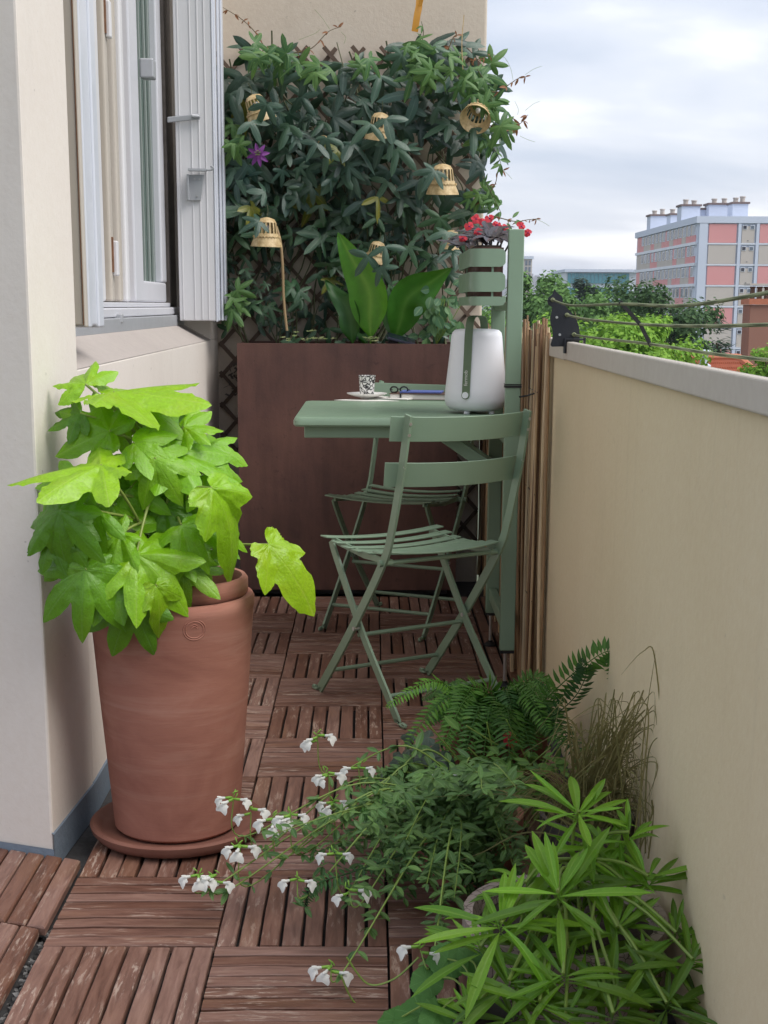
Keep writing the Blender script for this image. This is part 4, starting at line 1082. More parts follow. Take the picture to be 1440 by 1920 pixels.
b.tube([gz - ux * .004 + V((0, 0, .013)), gz + ux * .004 + V((0, 0, .013))], .002, 6)
for s_ in (-1, 1): b.tube([gz + ux * s_ * .030 + V((0, 0, .013)), gz + ux * s_ * .031 + uy * .06 + V((0, 0, .006))], .0018, 6)
tag(b.build('spectacles', M_black, None, 60, origin=gz), 'black framed spectacles on the notebook beside the cup', 'spectacles')
mg = nc + V((-.10, -.035, .001))
tag(MB().obox(mg + V((0, 0, .002)), V((.07, -.03, 0)), V((.02, .045, 0)), (0, 0, .0018)).build('leaflet', M_paper, origin=mg), 'pale leaflet between the saucer and the notebook', 'leaflet')

# ---- terracotta pot, saucer and inner pot
TPX, TPY = -.405, 2.925
tp = empty('terracotta_pot', (TPX, TPY, .02), 'tall tapering terracotta pot with round stamp holding the bright leafy plant', 'pot')
MB().lathe([(0, .0), (.124, 0), (.130, .006), (.139, .12), (.1535, .30), (.1650, .462), (.1675, .470), (.1675, .484), (.164, .491), (.156, .493), (.147, .489), (.143, .478), (.138, .40), (0, .40)], 72, (TPX, TPY, .022)).build('body', M_terra, tp, 40)
st = at(364, 1182, 2.77); sx_ = st.x; r_ = .1595
def onpot(dx_, dz_, off=.0):
    z = st.z + dz_; rr = .139 + (z - .142) * (.026 / .342) + off; x = sx_ + dx_
    y = TPY - math.sqrt(max(1e-6, rr * rr - (x - TPX) ** 2)); return V((x, y, z))
for q in (.0205, .0165):
    MB().tube([onpot(q * math.cos(2 * PI * k / 40), q * math.sin(2 * PI * k / 40), .0002) for k in range(41)], .0011, 6, False).build('stamp_ring', M_terra, tp, 60)
b = MB()
for dz_ in (.007, .0025):
    b.tube([onpot(.011 * (k / 8 - .5), dz_ + .004 * math.sin(PI * k / 8), .0002) for k in range(9)], .0010, 5)
b.build('stamp_mark', M_terra, tp, 60)
MB().lathe([(0, .300), (.098, .300), (.108, .46), (.112, .485), (.119, .487), (.124, .495), (.124, .520), (.119, .527), (.112, .526), (.108, .515), (.106, .49), (0, .488)], 56, (TPX + .030, TPY + .012, .022)).build('inner_pot', M_terra, tp, 40)
MB().lathe([(.1435, .402), (.0, .404)], 40, (TPX, TPY, .022)).build('soil', M_soil, tp)
MB().lathe([(.106, .490), (0, .496)], 30, (TPX + .030, TPY + .012, .022)).build('inner_soil', M_soil, tp)
so = MB().lathe([(0, .004), (.152, .004), (.170, .008), (.179, .020), (.181, .030), (.176, .034), (.169, .033), (.160, .024), (.150, .019), (0, .018)], 72, (TPX, TPY, 0)).build('pot_saucer', M_terra_d, None, 45, origin=(TPX, TPY, 0))
tag(so, 'round terracotta saucer with damp rim under the tall pot', 'saucer')

# ---- pots hidden among the plants along the parapet
def pot(name, label, c, r, h, mat, flare=.85, soilz=.03):
    o = empty(name, c, label, 'pot')
    MB().lathe([(0, .0), (r * flare, 0), (r * flare + .004, .006), (r * .97, h * .8), (r, h * .82), (r, h), (r * .9, h), (r * .88, h - soilz - .004), (0, h - soilz - .004)], 48, c).build('body', mat, o, 40)
    MB().lathe([(r * .885, h - soilz), (0, h - soilz + .006)], 30, c).build('soil', M_soil, o)
    return o
pot('crackle_pot', 'cream crackle glazed pot almost hidden under the lime green shrub', (.315, 2.235, .002), .165, .125, M_crackle, .92)
pot('salvia_pot', 'low terracotta pot under the white flowered sage', (.185, 2.72, .002), .115, .12, M_terra)
pot('fern_pot', 'dark terracotta pot under the fern at the foot of the parapet', (.295, 3.28, .002), .13, .17, M_terra_d)
pot('sedge_pot', 'small dark pot under the tall sedge against the parapet', (.405, 2.60, .002), .088, .16, M_grime)
pot('geranium_pot', 'small dark pot under the scalloped geranium leaves', (.17, 2.03, .002), .05, .06, M_grime)

# ---- cat brackets and clothes line
catz = [(237, 250), (256, 282), (285, 308), (318, 330), (333, 372), (326, 412), (372, 452), (432, 520), (488, 600), (514, 680), (522, 760), (516, 895), (205, 900), (193, 880), (215, 800), (216, 725), (192, 640), (188, 570), (206, 505), (210, 455), (168, 428), (155, 385), (172, 345), (213, 312)]
CY = 3.62
cat_pts = [at(1000 + x / 6, 500 + y / 6, CY) for x, y in catz]
def cat(label, Y, dx_=0, dz_=0):
    o = empty('cat_bracket', (.495 + dx_, Y, .995), label, 'bracket', 'cat shaped clothesline brackets on the parapet')
    n = len(cat_pts); b = MB()
    vs = [(p.x + dx_, Y - .0015, p.z + dz_) for p in cat_pts] + [(p.x + dx_, Y + .0015, p.z + dz_) for p in cat_pts]
    b.add(vs, [list(range(n)), list(range(n, 2 * n))[::-1]] + [[i, n + i, n + (i + 1) % n, (i + 1) % n] for i in range(n)])
    pl_ = b.build('cat_plate', M_cat, o)
    h = MB(); h.box(.4725, .4775, Y - .010, Y + .012, .976, 1.012); h.box(.4776, .520, Y - .010, Y + .012, 1.0072, 1.012); h.box(.5205, .525, Y - .010, Y + .012, .96, 1.015)
    h.build('clamp', M_cat, o, bevel=.001)
    for zx, zy in ((262, 570), (295, 765)):
        p = at(1000 + zx / 6, 500 + zy / 6, CY); MB().tube([(p.x + dx_, Y - .0018, p.z + dz_), (p.x + dx_, Y - .005, p.z + dz_)], .0032, 10).build('screw', M_bolt, o, 40)
    return o
cat('black metal cat silhouette bracket clamped to the parapet near the reed screen', CY)
C2 = 1.655
cat('black cat bracket cut off at the picture edge, end of the clothesline', C2, .012, .004)
M_cord = Mat('green_cord'); wv = M_cord.n('ShaderNodeTexWave'); wv.inputs['Scale'].default_value = 160; wv.inputs['Distortion'].default_value = 1; M_cord.l(M_cord.coord('Object', (1, 1, 1)), wv.inputs[0])
M_cord.set(M_cord.ramp(wv.outputs[0], [(0.2, (0.09, 0.11, 0.055)), (0.8, (0.26, 0.29, 0.16))]), .7); M_cord = M_cord.m
holes = [at(1000 + x / 6, 500 + y / 6, CY) for x, y in ((215, 370), (375, 540), (455, 760))]
SPY = 2.655
mids = [at(1165, 570, SPY), at(1191, 608, SPY), at(1211, 645, SPY)]
cl = empty('clothesline', (.5, SPY, 1.05), 'three green cords strung between the cat brackets with a black spacer', 'clothesline')
for i in range(3):
    h0 = holes[i]; h2 = V((h0.x + .012, C2, h0.z + .004)); md = V((h0.x, SPY, mids[i].z))
    q1 = h0.lerp(md, .35) - V((0, 0, (.010, .004, .002)[i])); q2 = md.lerp(h2, .5) - V((0, 0, (.010, .003, .003)[i]))
    MB().tube(smooth_path([h0 + V((0, .006, 0)), h0 - V((0, .012, .001)), q1, md, q2, h2 + V((0, .012, 0)), h2 - V((0, .006, 0))], 8), .0026, 8).build('cord', M_cord, cl, 60)
    MB().tube(smooth_path([h0 + V((0, -.004, .003)), h0 + V((.004, -.006, 0)), h0 + V((0, -.006, -.004)), h0 + V((-.004, -.005, 0)), h0 + V((0, -.004, .003))], 3), .0022, 6).build('knot', M_cord, cl, 60)
ms = [V((holes[i].x, SPY, mids[i].z)) for i in range(3)]
MB().bar([ms[0] + V((-.002, -.004, .004)), ms[1] + V((0, -.004, 0)), ms[2] + V((.002, -.004, -.004))], (1, 0, .5), .0065, .004).build('spacer', M_black, cl)

# ---- ribbon
rb = at(783, 30, 5.62); b = MB(); pts = [rb + V((.006, 0, .30)), rb + V((.004, .004, .16)), rb + V((.006, 0, .05)), rb + V((-.002, -.004, 0)), rb + V((-.010, -.002, -.055))]
b.bar(smooth_path(pts, 5), (1, .35, 0), .026, .001)
rbo = empty('ribbon', rb + V((0, 0, .3)), 'ochre ribbon hanging at the top in front of the end wall', 'ribbon')
b.build('strip', M_gold, rbo); MB().bar(smooth_path([p + V((.010, -.012, .03)) for p in pts[:4]], 5), (1, -.6, 0), .016, .001).build('loose_end', M_gold, rbo)
MB().tube([(rb.x + .006, 5.60, rb.z + .30), (rb.x + .006, 5.865, rb.z + .31)], .003, 8).build('nail', M_bolt, rbo)

# ---- little bamboo lanterns
def lantern(u, v, Y, label, s=1.0, tilt=0.0, roll=0.0):
    c = at(u, v, Y); o = empty('bamboo_lantern', c, label, 'lantern', 'bell shaped bamboo lanterns hung in the climbing plant')
    Rm = Matrix.Rotation(roll, 4, 'Y') @ Matrix.Rotation(tilt, 4, 'X') @ Matrix.Diagonal((s, s, s, 1))
    prof = [(.012, .052), (.026, .047), (.033, .036), (.036, .018), (.038, -.004), (.043, -.016), (.052, -.034), (.055, -.044)]
    def ad_(b, name, mt=M_bamboo): b.v = [tuple(Rm @ V(p)) for p in b.v]; return b.buildl(name, mt, o, 50)
    ad_(MB().lathe([(0, .054)] + prof[:3], 24), 'dome')
    n = 16
    for k in range(n):
        a = 2 * PI * k / n; w2 = .0052
        pts = [(r * math.cos(a), r * math.sin(a), z) for r, z in prof[2:6]]
        ad_(MB().bar(pts, (-math.sin(a), math.cos(a), 0), w2, .0012), 'rib')
    ad_(MB().lathe([(.0385, -.002), (.0405, -.001), (.0445, -.013), (.0425, -.014), (.0385, -.002)], 24), 'waist_ring')
    ad_(MB().lathe([(.0445, -.016), (.052, -.034), (.056, -.046), (.0545, -.046), (.0505, -.034), (.043, -.016)], 24), 'skirt')
    b = MB()
    pts = []
    for k in range(97):
        a = 2 * PI * k / 96; pts.append(((.0455 + .0022 * math.cos(k * PI / 2)) * math.cos(a), (.0455 + .0022 * math.cos(k * PI / 2)) * math.sin(a), -.013 + .0035 * math.sin(k * PI / 2)))
    b.tube(pts, .0014, 5, False); ad_(b, 'woven_edge')
    ad_(MB().lathe([(.0, .03), (.008, .026), (.010, .016), (.006, .006), (0, .003)], 12), 'bulb', M_white)
    ad_(MB().tube([(0, 0, .053), (.004, 0, .075), (0, .004, .095)], .0014, 5), 'cord', M_vstem)
    return o
lantern(483, 205, 5.47, 'bamboo lantern half hidden in leaves high beside the shutter', 1.0, .1, -.35)
lantern(712, 238, 5.49, 'bamboo lantern half hidden in the middle of the climbing plant', .95, .2, .1)
lantern(895, 212, 5.46, 'tilted bamboo lantern at the sky edge of the end wall', 1.02, -.9, .35)
lantern(830, 338, 5.44, 'pale bamboo lantern hanging upright over the bare trellis corner', 1.08, .1, 0)
lantern(500, 437, 5.44, 'large bamboo lantern low beside the shutter, above the planter', 1.05, .05, .03)
lantern(706, 474, 5.52, 'bamboo lantern mostly covered, above the big upright leaf', .8, .1, .2)
lantern(846, 452, 5.52, 'bamboo lantern peeping out beside the flower box', .75, .1, .1)
lantern(606, 268, 5.53, 'smallest bamboo lantern, nearly covered by leaves', .5, .1, 0)

# ---- solar panel in the planter
sp = at(752, 636, 5.46); o = empty('solar_panel', sp, 'small dark solar panel lying tilted on the planter edge', 'solar panel')
MB().obox(sp, (.052, 0, -.013), (0, .035, .008), (.001, 0, .005)).build('panel', M_solar, o, bevel=.002)
MB().obox(sp + V((-.03, .01, -.012)), (.018, 0, -.004), (0, .015, 0), (.002, 0, .010)).build('mount', M_black, o)
MB().tube(smooth_path([at(538, 620, 5.50), at(532, 560, 5.50), at(530, 500, 5.49), at(526, 455, 5.49), at(518, 425, 5.5)], 5), .0052, 8).build('cane', simple('bamboo_cane', (.36, .25, .13), .5), tag(empty('support_cane', at(538, 640, 5.5), 'bent pale bamboo cane beside the large low lantern', 'cane')), 60)
# ---- dry snail-shell like vent on the wall behind the leaves
dp = at(404, 965, 5.55)

# ================================================================== PLANTS
def img_dir(phi, dy=0.0):                    # a direction as it looks from the balcony end: phi 0 = to the right, 90 = up
    return V((math.cos(R(phi)), dy, math.sin(R(phi))))
# ---- big bright plant in the terracotta pot
fa = empty('fatsia_plant', (TPX, TPY, .42), 'bright lime green plant with large hand shaped leaves in the terracotta pot', 'plant')
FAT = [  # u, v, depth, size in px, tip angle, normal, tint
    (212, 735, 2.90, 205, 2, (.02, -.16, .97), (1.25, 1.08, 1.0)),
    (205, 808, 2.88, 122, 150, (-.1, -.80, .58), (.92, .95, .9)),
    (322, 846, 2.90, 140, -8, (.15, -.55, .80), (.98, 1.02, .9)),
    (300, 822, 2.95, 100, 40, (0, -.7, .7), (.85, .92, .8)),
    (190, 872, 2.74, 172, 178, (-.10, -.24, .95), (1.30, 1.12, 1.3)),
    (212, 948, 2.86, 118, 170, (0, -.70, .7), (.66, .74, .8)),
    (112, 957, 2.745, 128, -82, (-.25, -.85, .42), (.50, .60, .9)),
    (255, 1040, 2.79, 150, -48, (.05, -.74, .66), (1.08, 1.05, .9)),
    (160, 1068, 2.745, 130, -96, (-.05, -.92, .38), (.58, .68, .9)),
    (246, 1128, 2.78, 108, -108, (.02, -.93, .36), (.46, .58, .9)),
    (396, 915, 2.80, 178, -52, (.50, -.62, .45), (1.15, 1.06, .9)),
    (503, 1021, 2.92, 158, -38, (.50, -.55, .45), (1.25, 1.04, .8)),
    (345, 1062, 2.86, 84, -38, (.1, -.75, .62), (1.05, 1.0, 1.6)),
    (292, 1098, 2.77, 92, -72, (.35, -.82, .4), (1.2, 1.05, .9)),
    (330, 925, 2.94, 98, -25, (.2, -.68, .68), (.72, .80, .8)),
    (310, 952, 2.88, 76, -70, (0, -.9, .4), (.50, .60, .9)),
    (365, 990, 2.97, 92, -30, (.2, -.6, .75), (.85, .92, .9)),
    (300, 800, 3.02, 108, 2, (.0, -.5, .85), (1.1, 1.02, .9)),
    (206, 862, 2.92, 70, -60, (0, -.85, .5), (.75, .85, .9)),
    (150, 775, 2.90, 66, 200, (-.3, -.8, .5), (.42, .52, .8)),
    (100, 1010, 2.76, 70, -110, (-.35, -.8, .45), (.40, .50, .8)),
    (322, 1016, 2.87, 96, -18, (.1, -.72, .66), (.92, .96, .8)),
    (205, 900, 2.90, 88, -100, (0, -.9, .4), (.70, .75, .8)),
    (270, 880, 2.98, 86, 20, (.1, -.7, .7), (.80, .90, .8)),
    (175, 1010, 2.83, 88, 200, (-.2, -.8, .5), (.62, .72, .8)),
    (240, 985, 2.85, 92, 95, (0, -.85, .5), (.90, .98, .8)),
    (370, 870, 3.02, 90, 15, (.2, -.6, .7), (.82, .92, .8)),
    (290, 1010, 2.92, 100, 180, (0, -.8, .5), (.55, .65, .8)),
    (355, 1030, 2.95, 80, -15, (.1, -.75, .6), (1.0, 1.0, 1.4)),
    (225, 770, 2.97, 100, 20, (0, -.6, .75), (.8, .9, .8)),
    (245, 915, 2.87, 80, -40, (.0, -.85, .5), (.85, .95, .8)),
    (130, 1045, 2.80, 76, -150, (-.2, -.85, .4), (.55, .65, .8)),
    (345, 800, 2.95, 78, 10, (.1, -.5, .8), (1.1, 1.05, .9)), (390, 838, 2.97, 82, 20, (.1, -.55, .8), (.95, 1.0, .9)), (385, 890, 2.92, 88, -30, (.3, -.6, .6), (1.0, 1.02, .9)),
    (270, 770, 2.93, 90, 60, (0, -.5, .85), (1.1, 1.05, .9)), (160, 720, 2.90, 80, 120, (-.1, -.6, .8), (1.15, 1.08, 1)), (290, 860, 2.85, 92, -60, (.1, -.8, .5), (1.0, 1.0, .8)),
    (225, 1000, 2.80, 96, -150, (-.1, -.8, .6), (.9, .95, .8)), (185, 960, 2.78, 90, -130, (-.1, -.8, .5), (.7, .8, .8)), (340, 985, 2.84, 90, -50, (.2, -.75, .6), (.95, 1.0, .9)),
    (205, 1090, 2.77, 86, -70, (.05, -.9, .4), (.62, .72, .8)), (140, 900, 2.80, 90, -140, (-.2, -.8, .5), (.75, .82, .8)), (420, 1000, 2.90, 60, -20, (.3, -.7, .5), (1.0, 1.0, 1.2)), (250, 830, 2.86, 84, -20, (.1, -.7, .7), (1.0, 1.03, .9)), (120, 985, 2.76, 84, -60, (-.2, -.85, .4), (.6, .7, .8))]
pet = []
for k, (u, v, Y, px, phi, nrm, tint) in enumerate(FAT):
    rg = random.Random(900 + k); sz = px * (.93 if px > 110 else 1.0) * Y / FPX
    base = [(0, 1.0, .185), (44, .94, .17), (-44, .94, .17), (88, .78, .15), (-88, .78, .15), (130, .48, .115), (-130, .48, .115)]
    if px < 95: base = base[:5]
    if k in (10, 11, 13): base = [(0, 1.0, .21), (48, .62, .15), (-48, .62, .15), (95, .35, .12), (-95, .35, .12)]
    lobes_ = [(a + rg.uniform(-5, 5), l * rg.uniform(.88, 1.06), w_ * rg.uniform(.9, 1.15)) for a, l, w_ in base]
    t = lobed(lobes_, .27, 9, rg.uniform(.15, .75) * (.35 if k in (0, 4) else 1), rg.uniform(.05, .28), .13, k * 1.7, 8, .014, .006)
    Y -= .045; pos = at(u, v, Y)
    M = frame(pos, img_dir(phi, rg.uniform(-.25, .1)), V(nrm) + V((rg.uniform(-.1, .1), 0, rg.uniform(-.08, .08))), sz)
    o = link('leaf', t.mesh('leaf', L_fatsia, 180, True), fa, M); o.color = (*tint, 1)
    root = V((TPX + .02 + rg.uniform(-.03, .03), TPY + rg.uniform(-.03, .03), .50 + rg.uniform(0, .20)))
    mid = root.lerp(pos, .5) + V((0, 0, .03 + rg.uniform(0, .03)))
    if k == 11: root = at(352, 1010, 2.93); mid = at(430, 1020, 2.925)
    MB().tube(smooth_path([root, mid, pos], 6), [.0034] * 4 + [.003] * 5 + [.0026] * 4, 7).build('petiole', M_pet, fa, 60)
b = MB()
for k in range(3):
    x = TPX + .02 + (k - 1) * .022; b.tube(smooth_path([(x, TPY, .42), (x + .008 * (k - 1), TPY + .01, .58), (x + .02 * (k - 1), TPY, .80)], 5), [.010 - .0004 * i for i in range(11)], 8)
b.build('stem', M_stem, fa, 60)

# ---- climbing passion vine on the trellis
vi = empty('passion_vine', (-.1, 5.6, .92), 'dense climbing passion vine with dark three lobed leaves covering the trellis', 'climbing plant')
vt = []
for k in range(8):
    rg = random.Random(300 + k); three = k < 5
    lb = [(0, 1, .165), (74, .86, .15), (-74, .86, .15)] if three else [(0, 1, .14), (54, .9, .13), (-54, .9, .13), (108, .62, .11), (-108, .62, .11)]
    vt.append(lobed([(a + rg.uniform(-7, 7), l * rg.uniform(.9, 1.08), w_ * rg.uniform(.9, 1.12)) for a, l, w_ in lb], .11, 3, rg.uniform(.1, .6), rg.uniform(.1, .3), .10, k, 4))
poly = [(415, 92), (455, 80), (520, 84), (560, 108), (640, 112), (700, 122), (735, 100), (770, 82), (830, 72), (885, 92), (930, 160), (948, 232), (938, 300), (912, 345), (908, 392), (868, 452), (850, 520), (855, 600), (846, 642), (700, 650), (600, 655), (470, 648), (415, 610)]
def inside(x, y, pg):
    c = False; j = len(pg) - 1
    for i in range(len(pg)):
        if (pg[i][1] > y) != (pg[j][1] > y) and x < (pg[j][0] - pg[i][0]) * (y - pg[i][1]) / (pg[j][1] - pg[i][1]) + pg[i][0]: c = not c
        j = i
    return c
def thin(u, v):
    """bare spots where wall and trellis show"""
    d = 1.0
    for cu, cv, r, q in ((860, 330, 34, .05), (800, 275, 40, .35), (760, 160, 26, .3), (470, 245, 22, .3), (560, 390, 26, .4), (570, 500, 36, .25), (640, 590, 52, .25), (790, 560, 60, .25), (720, 360, 26, .4), (840, 400, 34, .35), (880, 480, 40, .2), (595, 600, 40, .45), (690, 420, 26, .45), (745, 450, 40, .5)):
        if (u - cu) ** 2 + (v - cv) ** 2 < r * r * 1.5: d = min(d, q)
    if u > 890: d *= .55
    return d
vs_ = []; rg = random.Random(77)
tries = 0
while len(vs_) < 470 and tries < 9000:
    tries += 1
    u = rg.uniform(412, 955); v = rg.uniform(66, 655)
    if not inside(u, v, poly) or rg.random() > thin(u, v): continue
    Y = rg.uniform(5.50, 5.81) if u < 885 else rg.uniform(5.45, 5.80)
    if v > 600 and Y < 5.56: Y = rg.uniform(5.56, 5.72)
    px = rg.choice((rg.uniform(24, 38), rg.uniform(36, 52), rg.uniform(42, 62))) * (1.0 if v < 430 else .8) * (.72 if u < 545 and v > 470 else 1.0)
    phi = -90 + rg.gauss(0, 58); n_ = V((rg.gauss(.15, .45), -1.0, rg.gauss(.45, .42)))
    tint = rg.uniform(.6, 1.5); c = (tint, tint * rg.uniform(.95, 1.05), tint * rg.uniform(.9, 1.25))
    if v > 380: c = (tint * 1.1, tint * 1.18, tint * .85)
    if rg.random() < .025: c = (4.5, 2.2, .5)
    vs_.append((Y, (frame(at(u, v, Y), img_dir(phi, rg.uniform(-.35, .05)), n_, px * Y / FPX), rg.randrange(8), c)))
vs_.sort(key=lambda q: q[0])
for (u, v, px, ph) in ((500, 195, 46, -120), (470, 228, 44, -60), (724, 222, 50, -70), (695, 232, 46, -130), (735, 262, 42, -100), (722, 462, 44, -80), (690, 480, 46, -120), (715, 500, 40, -60), (840, 435, 44, -110), (862, 440, 40, -60), (850, 470, 40, -90), (612, 258, 40, -80), (594, 268, 40, -120), (612, 285, 36, -90), (815, 320, 44, -120), (486, 415, 40, -150)):
    vs_.insert(0, (5.37, (frame(at(u, v, 5.37), img_dir(ph, -.2), (rg.gauss(.1, .3), -1, rg.gauss(.4, .3)), px * 5.27 / FPX), rg.randrange(8), (1.1, 1.1, 1.1))))
spread(vi, [q[1] for q in vs_], vt, L_vine, 'leaf', 285, 'inner_foliage')
# young bright leaves
ys = []
for (cu, cv, ru, rv, n) in ((820, 120, 60, 40, 26), (900, 165, 34, 40, 12), (780, 105, 25, 25, 6), (440, 260, 14, 60, 10), (510, 100, 60, 22, 16), (930, 245, 34, 40, 12), (890, 350, 26, 30, 8), (440, 570, 14, 50, 8), (600, 120, 70, 16, 10)):
    for k in range(n):
        u, v = rg.gauss(cu, ru * .55), rg.gauss(cv, rv * .55); Y = rg.uniform(5.42, 5.6); px = rg.uniform(22, 44)
        if u < 424: continue
        ys.append((frame(at(u, v, Y), img_dir(-80 + rg.gauss(0, 60), -.2), (rg.gauss(.1, .4), -1, rg.gauss(.4, .4)), px * Y / FPX), rg.randrange(8)))
spread(vi, ys, vt, L_vyoung, 'young_leaf', 120)
# stems, shoots and tendrils
for k in range(34):
    u0 = rg.uniform(440, 850); pts = [at(u0, 650, 5.70)]; v = 650
    vend = rg.uniform(110, 330) if u0 < 800 else rg.uniform(110, 200)
    while v > vend:
        v -= rg.uniform(50, 90); u0 += rg.gauss(0, 28); u0 = min(max(u0, 430), 880); pts.append(at(u0, v, rg.uniform(5.68, 5.83)))
    MB().tube(smooth_path(pts, 4), rg.uniform(.0022, .004), 5).build('stem', M_vstem, vi, 60)
lt = [lance(1, .30, 6, .4, .3), lance(1, .22, 6, .8, .3)]
shoot_l = []; shoot_o = []
def shoot(pts, Y, npair, size, bronze=False, dy=0.0):
    path = smooth_path([at(u, v, Y + dy * i / max(1, len(pts) - 1)) for i, (u, v) in enumerate(pts)], 6)
    MB().tube(path, [.0022 - .0013 * i / (len(path) - 1) for i in range(len(path))], 5).build('shoot', M_vstem if not bronze else M_stem, vi, 60)
    for k in range(npair):
        p = path[int((k + .6) / npair * (len(path) - 1))]
        for s_ in range(rg.choice((2, 3))):
            M = frame(p, V((rg.gauss(0, 1), rg.gauss(-.2, .5), rg.gauss(-.5, .8))), (rg.gauss(0, .5), -1, rg.gauss(.3, .5)), size * rg.uniform(.6, 1.2))
            (shoot_o if bronze else shoot_l).append((M, rg.randrange(2)))
shoot([(500, 95), (478, 60), (452, 35), (418, 14)], 5.60, 7, .022, True)
shoot([(550, 100), (585, 90), (615, 60), (640, 50)], 5.6, 5, .026, True)
shoot([(905, 170), (935, 172), (955, 158), (972, 147), (990, 143)], 5.5, 6, .030, True)
shoot([(915, 235), (950, 240), (975, 232), (990, 215)], 5.5, 8, .036, True)
shoot([(880, 115), (900, 110), (920, 104)], 5.5, 5, .022, True)
shoot([(890, 385), (925, 352), (935, 318), (945, 322)], 5.5, 4, .026, True)
shoot([(925, 405), (965, 415), (990, 412), (1010, 410)], 5.2, 6, .020, True)
shoot([(895, 130), (915, 165), (925, 200)], 5.48, 6, .045)
shoot([(900, 250), (930, 285), (940, 310)], 5.48, 7, .05)
shoot([(905, 330), (925, 370), (940, 400)], 5.45, 7, .05)
shoot([(790, 85), (794, 60), (790, 40)], 5.6, 2, .05)
shoot([(840, 95), (850, 70), (858, 66)], 5.55, 3, .03, True)
spread(vi, shoot_l, lt, L_vyoung, 'shoot_leaf', 120); spread(vi, shoot_o, lt, L_orange, 'bronze_leaf', 140)
for pts in ([(922, 104), (935, 106), (946, 108), (950, 115)], [(962, 150), (958, 130), (950, 112)], [(985, 140), (1000, 130), (1016, 124)], [(985, 207), (1000, 195), (1012, 190)], [(965, 190), (972, 205), (970, 215)], [(975, 255), (990, 262), (1003, 266)], [(945, 320), (955, 330), (960, 336)], [(1000, 410), (1015, 415), (1030, 424)], [(640, 60), (648, 70), (645, 82)], [(618, 55), (605, 35), (590, 18)], [(560, 75), (590, 63), (600, 55)], [(868, 130), (866, 80), (870, 28)]):
    MB().tube(smooth_path([at(u, v, 5.46) for u, v in pts], 5), .0007 if pts[0][0] != 868 else .0022, 4).build('tendril', M_gstem if pts[0][0] != 868 else M_bamboo, vi, 60)
# purple flower
fc = at(484, 290, 5.44)
fl_t = lance(1, .34, 5, .3, .2)
for k in range(8):
    a = R(k * 45 + 12); link('petal', fl_t.mesh('petal', L_purple, 180, True), vi, frame(fc, V((math.cos(a), -.25, math.sin(a))), (0, -1, .1), .045))
b = MB()
for k in range(26): a = 2 * PI * k / 26; b.tube([fc + V((0, -.004, 0)), fc + V((.016 * math.cos(a), -.012, .016 * math.sin(a)))], .0009, 4)
b.build('corona', L_purple, vi)['kind'] = 'stuff'
b = MB()
for k in range(5): a = 2 * PI * k / 5 + .3; p = fc + V((.008 * math.cos(a), -.022, .008 * math.sin(a) + .004)); b.tube([fc + V((0, -.006, 0)), p], .0012, 5); b.obox(p, (.004, 0, 0), (0, .001, 0), (0, 0, .0015))
b.build('stamens', L_succ, vi)['kind'] = 'stuff'

# ---- large upright leaves in the planter
asp = empty('aspidistra_plant', at(705, 645, 5.55), 'plant with three broad upright green leaves at the front of the planter', 'plant')
def bigleaf(p0, p1, p2, width, tint, nrm, twist=.2, cup=.35, wv_=.012):
    path = smooth_path([p0, p0.lerp(p1, .5) + V((0, 0, 0)), p1, p1.lerp(p2, .55), p2], 5); n = len(path); b = MB(); vs = []; a_ = []; fs = []; C = 4
    for i, p in enumerate(path):
        t = i / (n - 1); d = (path[min(i + 1, n - 1)] - path[max(i - 1, 0)]).normalized()
        tt = max(0, (t - .10) / .90); wv = .004 + width / 2 * max(0, math.sin(PI * tt ** .82)) ** 1.15 * (1 - .25 * tt); wv = wv if t < .999 else .0008
        nn = V(nrm) - d * V(nrm).dot(d); nn.normalize(); q = Matrix.Rotation(twist * t, 3, d); nn = q @ nn; sd_ = d.cross(nn)
        for j in range(-C, C + 1):
            f_ = j / C; vs.append(p + sd_ * wv * f_ + nn * (cup * wv * f_ * f_ + wv_ * math.sin(t * 11 + f_ * 2) * abs(f_))); a_.append((1.0 if j == 0 else .35 * (j % 2)))
    k_ = 2 * C + 1
    for i in range(n - 1):
        for j in range(k_ - 1): q = i * k_ + j; fs.append([q, q + k_, q + k_ + 1, q + 1])
    o = b.add(vs, fs, a_).build('leaf', L_aspi, asp, 180, vein=True); o.color = (*tint, 1)
bigleaf(at(695, 650, 5.50), at(692, 545, 5.46), at(634, 436, 5.47), .165, (1.1, 1.1, 1.0), (-.25, -1, .1), -.35, .25, .006)
bigleaf(at(735, 652, 5.54), at(765, 560, 5.50), at(846, 502, 5.50), .165, (.62, .72, .9), (.3, -1, .15), .35, .22, .006)
bigleaf(at(662, 655, 5.52), at(655, 585, 5.50), at(610, 525, 5.54), .085, (.30, .40, .8), (-.4, -1, .2), .3, .4)
bigleaf(at(690, 655, 5.58), at(672, 600, 5.58), at(668, 560, 5.60), .07, (.4, .5, .8), (.2, -1, .1), -.3, .4)
bigleaf(at(748, 655, 5.60), at(735, 585, 5.60), at(752, 545, 5.62), .08, (.35, .45, .8), (-.2, -1, .1), .3, .4)
# sedum at the planter rim
sd2 = empty('sedum_plant', at(585, 642, 5.45), 'small pale sedum rosettes along the rim of the planter', 'plant')
sp_ = []; st_t = [lance(1, .45, 4, -.3, .35)]
for k in range(26):
    u = rg.choice((rg.gauss(578, 20), rg.gauss(598, 14), rg.gauss(700, 6), rg.gauss(540, 8))); c = at(u, 640 - abs(rg.gauss(0, 9)), rg.uniform(5.41, 5.47))
    for j in range(7):
        a = 2 * PI * j / 7 + rg.random(); sp_.append((frame(c, V((math.cos(a), math.sin(a) * .6, .5)), (0, -.3, 1), .011 * rg.uniform(.7, 1.3)), 0))
spread(sd2, sp_, st_t, L_succ, 'leaf', 60)
